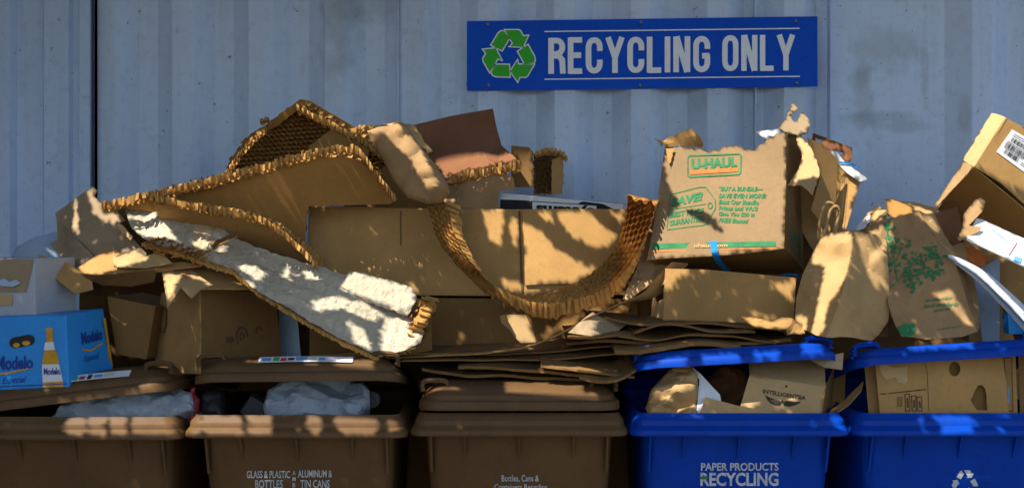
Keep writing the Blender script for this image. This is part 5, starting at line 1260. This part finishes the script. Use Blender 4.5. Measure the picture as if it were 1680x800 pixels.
single('cardboard_flap', 'low tan flap with a reddish end along the rim of the first blue bin', 'cardboard', panel([(1144, 690, .04), (1158, 650, .06), (1210, 664, .05), (1270, 674, .04), (1270, 690, .04)], t=.003, grid=12, amp=.003), CARD('card_lt'))
ib = Thing('small_printed_carton', 'small tan carton with dark wings printed on its front, under the raised blue lid', 'carton', W(1280, 690, .1))
IQ = [(1230, 616, .10), (1354, 632, .08), (1346, 700, .05), (1210, 690, .07)]
isf = Surf(IQ, flat=True, amp=.002, f=4, seed=81)
ib.part('front_panel', panel([(1230, 615, 0), (1355, 634, 0), (1347, 690, 0), (1210, 684, 0)], t=.004, grid=12, surf=isf), CARD('card_lt'))
ib.part('top_flap', panel([(1230, 616, .10), (1228, 590, .20), (1352, 588, .2), (1355, 634, .08)], t=.004, grid=12, amp=.002), CARD('card_lt'))
ib.part('side_panel', panel([(1355, 634, .08), (1370, 604, .26), (1362, 690, .2), (1347, 690, .05)], t=.004, grid=12, amp=.003), CARD('card_dk'))
ib.part('lettering', print_text('INTELLIGENTSIA', [(1252, 638), (1323, 649), (1322, 656), (1252, 645)], isf, .02, 0, .0018), M['dkprint'])
def c3(x, y): return (1000 + x / 2.667, 500 + y / 2.667)
ib.part('wing', print_poly([c3(*p) for p in ((682, 392), (700, 404), (722, 412), (745, 418), (752, 430), (748, 440), (728, 440), (705, 430), (690, 414))], isf, .0018), M['dkprint'])
ib.part('wing', print_poly([c3(*p) for p in ((838, 420), (818, 424), (795, 420), (772, 420), (762, 430), (766, 442), (790, 444), (815, 438), (832, 430))], isf, .0018), M['dkprint'])
ib.part('star', print_poly([c3(757 + 9 * math.cos(R(36 * i - 90)) * (1 if i % 2 == 0 else .45), 424 + 9 * math.sin(R(36 * i - 90)) * (1 if i % 2 == 0 else .45)) for i in range(10)], isf, .002), M['dkprint'])
ib.part('star', print_poly([c3(775 + 6 * math.cos(R(60 * i)), 355 + 6 * math.sin(R(60 * i))) for i in range(6)], isf, .002), M['dkprint'])
single('cardboard_flap', 'dark curved flap sticking out to the right of the small printed carton', 'cardboard', panel([(1352, 690, .1), (1362, 672, .1), (1384, 656, .1), (1416, 624, .12), (1412, 640, .1), (1392, 662, .08), (1366, 680, .08)], t=.004, grid=10, amp=.006), CARD('card_dk'))
single('cardboard_flap', 'dull grey flap hanging under the right end of the raised first blue lid', 'cardboard', panel([(1330, 590, .06), (1384, 578, .06), (1382, 606, .05), (1352, 602, .04)], t=.004, grid=10), CARD('card_gr'))
single('cardboard_flap', 'upright dark flap behind the small printed carton in the first blue bin', 'cardboard', panel([(1356, 690, .3), (1372, 600, .34), (1388, 600, .34), (1384, 690, .3)], t=.004, grid=20), CARD('card'))
# second blue bin
fb = Thing('folded_carton', 'tan carton with a round hole and an angular cut-out, standing in the right blue bin', 'carton', W(1545, 690, .08))
def d4(x, y): return (1300 + x / 2.666, 500 + y / 2.666)
fsf = Surf([(1434, 580, .09), (1640, 558, .09), (1440, 690, .06), (1656, 690, .06)], flat=True, amp=.004, f=3, seed=91)
P3 = lambda l: [(p[0], p[1], 0) for p in l]
hole1 = P3(arc(1566, 606, 9.5, 12, 0, 360, 14)[:-1])
hole2 = P3([d4(*p) for p in ((778, 420), (800, 370), (812, 354), (828, 352), (842, 366), (848, 400), (849, 460), (806, 460))])
fb.part('front_panel', panel(P3([(1434, 581), (1512, 572), (1640, 559), (1650, 620), (1656, 690), (1445, 690), (1440, 640)]), t=.004, grid=12, surf=fsf, holes=[hole1, hole2]), CARD('card'))
fb.part('inner_panel', panel(P3([(1440, 586), (1636, 566), (1648, 690), (1450, 690)]), t=.004, grid=40, surf=fsf, lift=-.02), CARD('card_dk'))
fb.part('tape_scar', print_poly([d4(*p) for p in ((376, 238), (400, 246), (415, 262), (440, 276), (504, 270), (500, 300), (504, 336), (490, 346), (462, 340), (452, 318), (410, 326), (396, 312), (380, 284))], fsf, .002), M['card_lt'])
fb.part('fold_line', print_stroke([d4(566, 200), d4(590, 300), d4(596, 462)], .9, fsf, lift=.002), M['brprint'])
fb.part('ink_line', print_stroke([d4(382, 390), d4(410, 389)], 1.6, fsf, lift=.002), M['dkprint'])
fb.part('ink_line', print_stroke([d4(420, 388), d4(585, 371)], 1.6, fsf, lift=.002), M['dkprint'])
for k, (x, y) in enumerate(((492, 392), (520, 400), (545, 405))): fb.part('ink_symbol', print_stroke([d4(x, y), d4(x + 20, y - 2), d4(x + 22, 464), d4(x + 4, 464)], 1.3, fsf, True, .002).join(print_stroke([d4(x + 11, y + 16), d4(x + 13, 450)], 2.2, fsf, False, .0022)), M['dkprint'])
for k in range(2): fb.part('ink_text', print_text('FRAGILE', [d4(458 + k * 14, 446), d4(457 + k * 14, 402), d4(467 + k * 14, 402), d4(468 + k * 14, 446)], fsf, .02, 0, .002), M['brprint'])
single('cardboard_flap', 'narrow shaded carton edge left of the carton with the round hole', 'cardboard', panel([(1418, 594, .14), (1434, 590, .14), (1446, 690, .12), (1426, 690, .12)], t=.004, grid=20, amp=.004), CARD('card'))
rc = Thing('folded_carton', 'tan carton with a thin printed frame, right of the carton with the round hole', 'carton', W(1690, 690, .12))
rcs = Surf([(1640, 578, .14), (1760, 578, .14), (1646, 690, .12)], flat=True)
rc.part('front_panel', panel(P3([(1640, 578), (1666, 576), (1670, 690), (1650, 690)]), t=.004, grid=20, surf=rcs), CARD('card'))
rc.part('front_panel', panel(P3([(1671, 578), (1770, 570), (1770, 690), (1674, 690)]), t=.004, grid=20, surf=rcs), CARD('card_dk'))
rc.part('printed_frame', print_stroke([d4(925, 232), d4(958, 230), d4(965, 462), d4(940, 462)], 1.2, rcs, True, .002), M['brprint'])
rc.part('blue_mark', print_poly([d4(940, 362), d4(946, 362), d4(948, 430), d4(942, 430)], rcs, .0022), M['stickerblue'])

# ------------------------------------------------------------------ unseen tree added for shade; its leaf gaps are shaped to the sunlit regions below
LIT = [  # region of the place in sun, as seen in the photograph, at its depth
 ([(420, 210), (490, 150), (560, 185), (650, 195), (690, 240), (735, 320), (712, 330), (670, 262), (630, 222), (600, 240), (540, 215), (490, 185), (440, 225)], .5),
 ([(360, 290), (420, 215), (440, 195), (450, 215), (390, 290)], .65),
 ([(170, 345), (170, 325), (360, 285), (560, 232), (600, 240), (660, 325), (640, 336), (505, 340), (480, 362), (330, 325), (250, 322)], .28),
 ([(240, 312), (440, 348), (530, 430), (515, 445), (440, 375), (330, 355)], .2),
 ([(670, 200), (815, 170), (860, 265), (850, 292), (735, 300)], .75),
 ([(835, 236), (930, 240), (930, 310), (840, 310)], .76),

 ([(205, 318), (300, 345), (316, 372), (262, 352), (300, 400), (225, 385), (195, 350)], .28), ([(318, 366), (362, 384), (340, 412), (312, 405)], .24),
 ([(356, 400), (376, 392), (372, 440), (352, 425)], .18), ([(388, 404), (400, 420), (440, 450), (425, 465), (390, 440)], .19), ([(457, 456), (475, 426), (476, 456)], .19), ([(498, 442), (536, 459), (502, 460)], .19),
 ([(553, 474), (576, 444), (690, 470), (668, 516)], .2), ([(508, 492), (548, 483), (600, 495), (636, 512), (615, 530), (560, 508), (515, 512)], .16),
 ([(630, 520), (660, 516), (692, 540), (670, 580), (625, 588), (622, 560)], .12), ([(560, 520), (600, 540), (612, 575), (590, 572)], .1), ([(660, 500), (706, 490), (706, 560), (680, 575)], .18),
 ([(120, 330), (128, 318), (132, 388), (118, 380)], .36), ([(140, 308), (162, 310), (185, 345), (200, 365), (185, 370), (150, 350)], .38), ([(188, 368), (218, 385), (212, 396)], .3),
 ([(110, 440), (150, 420), (235, 400), (250, 425), (150, 455)], .2), ([(90, 440), (110, 445), (140, 480), (118, 470)], .17), ([(262, 430), (330, 440), (350, 470), (300, 450), (275, 500)], .15), ([(350, 440), (400, 455), (430, 474), (380, 470)], .2),
 ([(788, 343), (826, 343), (830, 364), (824, 406), (801, 395), (793, 364)], .46), ([(838, 352), (851, 358), (852, 418), (840, 402), (832, 373)], .46), ([(855, 364), (870, 366), (893, 380), (911, 404), (900, 410), (860, 404)], .46), ([(868, 344), (902, 344), (913, 371), (900, 367)], .46), ([(905, 344), (967, 344), (983, 363), (1019, 388), (997, 406), (981, 411), (957, 399), (930, 384), (921, 368)], .46), ([(996, 344), (1020, 344), (1022, 376)], .46),
 ([(860, 405), (905, 400), (955, 430), (1040, 455), (1042, 472), (860, 470)], .45),
 ([(758, 535), (762, 560), (748, 572), (750, 550)], .44), ([(820, 515), (868, 515), (878, 570), (848, 560)], .44),
 ([(700, 330), (745, 325), (790, 440), (900, 480), (1000, 440), (1025, 315), (1085, 320), (1050, 440), (985, 485), (880, 515), (800, 480), (730, 400)], .3),
 ([(1062, 428), (1085, 330), (1100, 370), (1120, 420), (1140, 440), (1060, 500), (1000, 520), (870, 575), (860, 565)], .26),
 ([(932, 522), (985, 520), (975, 552), (930, 552)], .15), ([(880, 598), (960, 602), (1000, 612), (885, 610)], .04),
 ([(1085, 225), (1150, 205), (1300, 160), (1340, 200), (1293, 300), (1288, 410), (1215, 412), (1160, 350), (1120, 345), (1092, 300)], .4),
 ([(1110, 335), (1215, 400), (1200, 425), (1075, 430), (1062, 425), (1075, 390)], .33),
 ([(1210, 512), (1325, 516), (1325, 552), (1240, 545)], .1), ([(1260, 460), (1306, 460), (1300, 500)], .24),
 ([(1320, 225), (1400, 240), (1430, 296), (1380, 400), (1350, 330), (1340, 290), (1300, 300)], .52),
 ([(1345, 378), (1398, 378), (1405, 410), (1392, 450), (1360, 500), (1350, 552), (1330, 548), (1345, 470), (1352, 440), (1330, 430)], .2), ([(1400, 380), (1450, 392), (1458, 480), (1430, 470), (1410, 420)], .17),
 ([(1340, 325), (1385, 325), (1380, 380), (1340, 392)], .22),
 ([(1410, 360), (1460, 325), (1530, 345), (1545, 390), (1500, 350), (1440, 365)], .35), ([(1530, 480), (1560, 470), (1602, 540), (1580, 530)], .15), ([(1425, 380), (1460, 365), (1470, 400), (1440, 420)], .22),
 ([(1626, 180), (1655, 190), (1606, 278), (1540, 348), (1530, 335)], .4), ([(1645, 190), (1780, 265), (1700, 330), (1600, 280)], .35), ([(1600, 352), (1700, 380), (1700, 450), (1580, 395)], .2), ([(1575, 345), (1600, 320), (1620, 330), (1600, 390), (1575, 395)], .2),
 ([(1556, 414), (1610, 440), (1700, 530), (1700, 560), (1620, 475)], .1),
 # lids and rims
 ([(205, 640), (290, 612), (292, 632), (206, 656)], .03), ([(140, 655), (160, 650), (162, 666), (142, 672)], .02), ([(168, 622), (185, 620), (184, 630), (166, 634)], .1), ([(244, 598), (290, 598), (280, 606)], .06),
 ([(326, 604), (384, 604), (384, 624), (326, 626)], .03), ([(396, 590), (432, 590), (432, 624), (396, 624)], .03), ([(455, 592), (474, 592), (474, 622), (455, 622)], .04), ([(496, 590), (522, 590), (522, 622), (496, 622)], .03), ([(548, 588), (616, 588), (616, 620), (550, 620)], .03), ([(640, 592), (660, 598), (662, 620), (645, 610)], .04),
 ([(110, 686), (138, 686), (138, 712), (110, 712)], 0), ([(146, 686), (174, 686), (174, 712), (146, 712)], 0), ([(183, 686), (206, 686), (206, 712), (183, 712)], 0), ([(218, 684), (286, 684), (282, 710), (222, 710)], 0),
 ([(297, 684), (328, 684), (326, 710), (304, 710)], 0), ([(336, 684), (395, 684), (396, 708), (336, 708)], 0), ([(407, 684), (440, 684), (442, 708), (410, 708)], 0), ([(507, 684), (525, 684), (524, 706), (508, 706)], 0), ([(551, 682), (616, 682), (616, 706), (551, 706)], 0), ([(639, 682), (655, 682), (655, 692), (640, 692)], 0),
 ([(700, 634), (758, 634), (758, 668), (698, 668)], .08), ([(826, 626), (960, 624), (962, 664), (826, 660)], .1), ([(965, 625), (1000, 625), (1015, 655), (970, 655)], .07),
 ([(1050, 600), (1100, 585), (1130, 585), (1130, 602), (1050, 610)], .05), ([(1150, 580), (1215, 575), (1215, 600), (1150, 605)], .04), ([(1236, 574), (1280, 572), (1282, 590), (1236, 594)], .04), ([(1312, 562), (1352, 562), (1354, 584), (1312, 586)], .03), ([(1330, 545), (1350, 545), (1350, 562), (1330, 562)], .05),
 ([(1244, 594), (1262, 594), (1300, 616), (1290, 622), (1262, 612)], .1), ([(1318, 614), (1354, 616), (1356, 636), (1318, 632)], .08), ([(1065, 615), (1135, 600), (1142, 640), (1110, 660), (1075, 640)], .1), ([(1135, 600), (1180, 645), (1150, 640)], .1),
 ([(1040, 690), (1155, 694), (1155, 700), (1040, 700)], 0), ([(1366, 684), (1392, 686), (1390, 704), (1368, 704)], 0), ([(1514, 682), (1590, 682), (1594, 702), (1518, 704)], 0), ([(1640, 682), (1660, 682), (1660, 700), (1640, 700)], 0),
 ([(1488, 558), (1600, 545), (1600, 572), (1490, 576)], .03),
]
_L = []
for pl, Y in LIT:                     # on the bin rims only the two sloping ledges are in sun
    ys = [q[1] for q in pl]; xs = [q[0] for q in pl]
    if Y == 0 and min(ys) > 680:
        for y0, y1 in ((683, 696), (699.5, 710)): _L.append(([(min(xs), y0), (max(xs), y0), (max(xs), y1), (min(xs), y1)], 0))
    else: _L.append((pl, Y))
LIT = _L
def build_tree():
    rr = np.random.default_rng(11); D = np.array(SUN); ZL, ZH = 2.85, 3.45
    n = 30000
    x = rr.uniform(-4.4, 2.6, n); z = rr.uniform(ZL, ZH, n); y = rr.uniform(-1.75, .42, n)
    # crown outline: a broad irregular spread
    dg = bpy.context.evaluated_depsgraph_get(); eye = Vector((0, -CAM_D, CAM_Z))
    polys = [([(q[0], q[1]) for q in pl], min(q[0] for q in pl), max(q[0] for q in pl), min(q[1] for q in pl), max(q[1] for q in pl)) for pl, _ in LIT]
    last = [9]
    def sunny(P):
        """would a leaf here shade a region meant to be sunlit? follow the sunlight down to the first thing it meets"""
        ok, loc, nr, fi, ob, mx = scene.ray_cast(dg, P, -SUN)
        last[0] = loc.z if ok else 9
        if not ok or loc.z < .3: return False
        d = loc.y + CAM_D
        if d < .5: return False
        px = 840 + loc.x * FPX / d; py = 400 + (CAM_Z - loc.z) * FPX / d
        for pl, x0, x1, y0, y1 in polys:
            if x0 <= px <= x1 and y0 <= py <= y1 and inside(pl, px, py):
                h2 = scene.ray_cast(dg, eye, (loc - eye).normalized())
                return h2[0] and (h2[1] - loc).length < .03
        return False
    g = Geo(); rp = random.Random(4)
    def leaf(c, ln, wd, tests):
        a = rp.uniform(0, 2 * math.pi); tx, ty = rp.gauss(0, .4), rp.gauss(0, .4)
        u = Vector((math.cos(a), math.sin(a), tx)) * ln / 2; v = Vector((-math.sin(a), math.cos(a), ty)) * wd / 2
        P = [c - u, c - u * .1 - v, c + u, c - u * .1 + v]
        if tests == 1:
            if sunny(c): return False
            if last[0] < 1.13 and any(sunny(q) for q in P): return False
            g.add(P, [(0, 1, 2, 3)]); return True
        for q in [c] + (P + [c + (u + v) * .5, c + (u - v) * .5, c - (u + v) * .5, c - (u - v) * .5] if tests > 1 else P):
            if sunny(q): return False
        g.add(P, [(0, 1, 2, 3)]); return True
    gone = []
    for i in range(n):
        c = Vector((x[i], y[i], z[i])); l = rp.uniform(.065, .105)
        if not leaf(c, l, l * rp.uniform(.5, .62), 2): gone.append(c)
    for c in gone:
        for k in range(22):
            l = rp.uniform(.017, .027)
            leaf(c + Vector((rp.gauss(0, .032), rp.gauss(0, .032), rp.uniform(-.05, .05))), l, l * .62, 1)
    print('leaves', len(g.f), 'gone', len(gone))
    t = Thing('shade_tree', 'unseen leafy tree added over the bins, its gaps shaped to pass the sun patches', 'tree', (-5.2, -1.0, 0))
    t.part('crown', g, M['leaf'], stuff=True)
    t.part('trunk', tube(cat([V((-5.2, -1.0, 0)), V((-5.15, -.95, 1.2)), V((-5.0, -.9, 2.4)), V((-4.5, -.8, 3.3))], 5), [.17, .165, .16, .155, .15, .145, .14, .14, .135, .13, .125, .12, .12, .115, .11, .10], 12), M['bark'], smooth=60)
    for (a_, b_, c_) in (((-4.5, -.8, 3.3), (-2.4, -1.3, 3.62), (.6, -1.6, 3.7)), ((-4.5, -.8, 3.3), (-2.0, -.2, 3.6), (1.6, .1, 3.7)), ((-4.5, -.8, 3.3), (-3.0, .6, 3.6), (-.8, 1.1, 3.7))):
        pth = cat([V(a_), V(b_), V(c_)], 6); t.part('limb', tube(pth, [.08 - .065 * i / (len(pth) - 1) for i in range(len(pth))], 8), M['bark'], smooth=60)
build_tree()
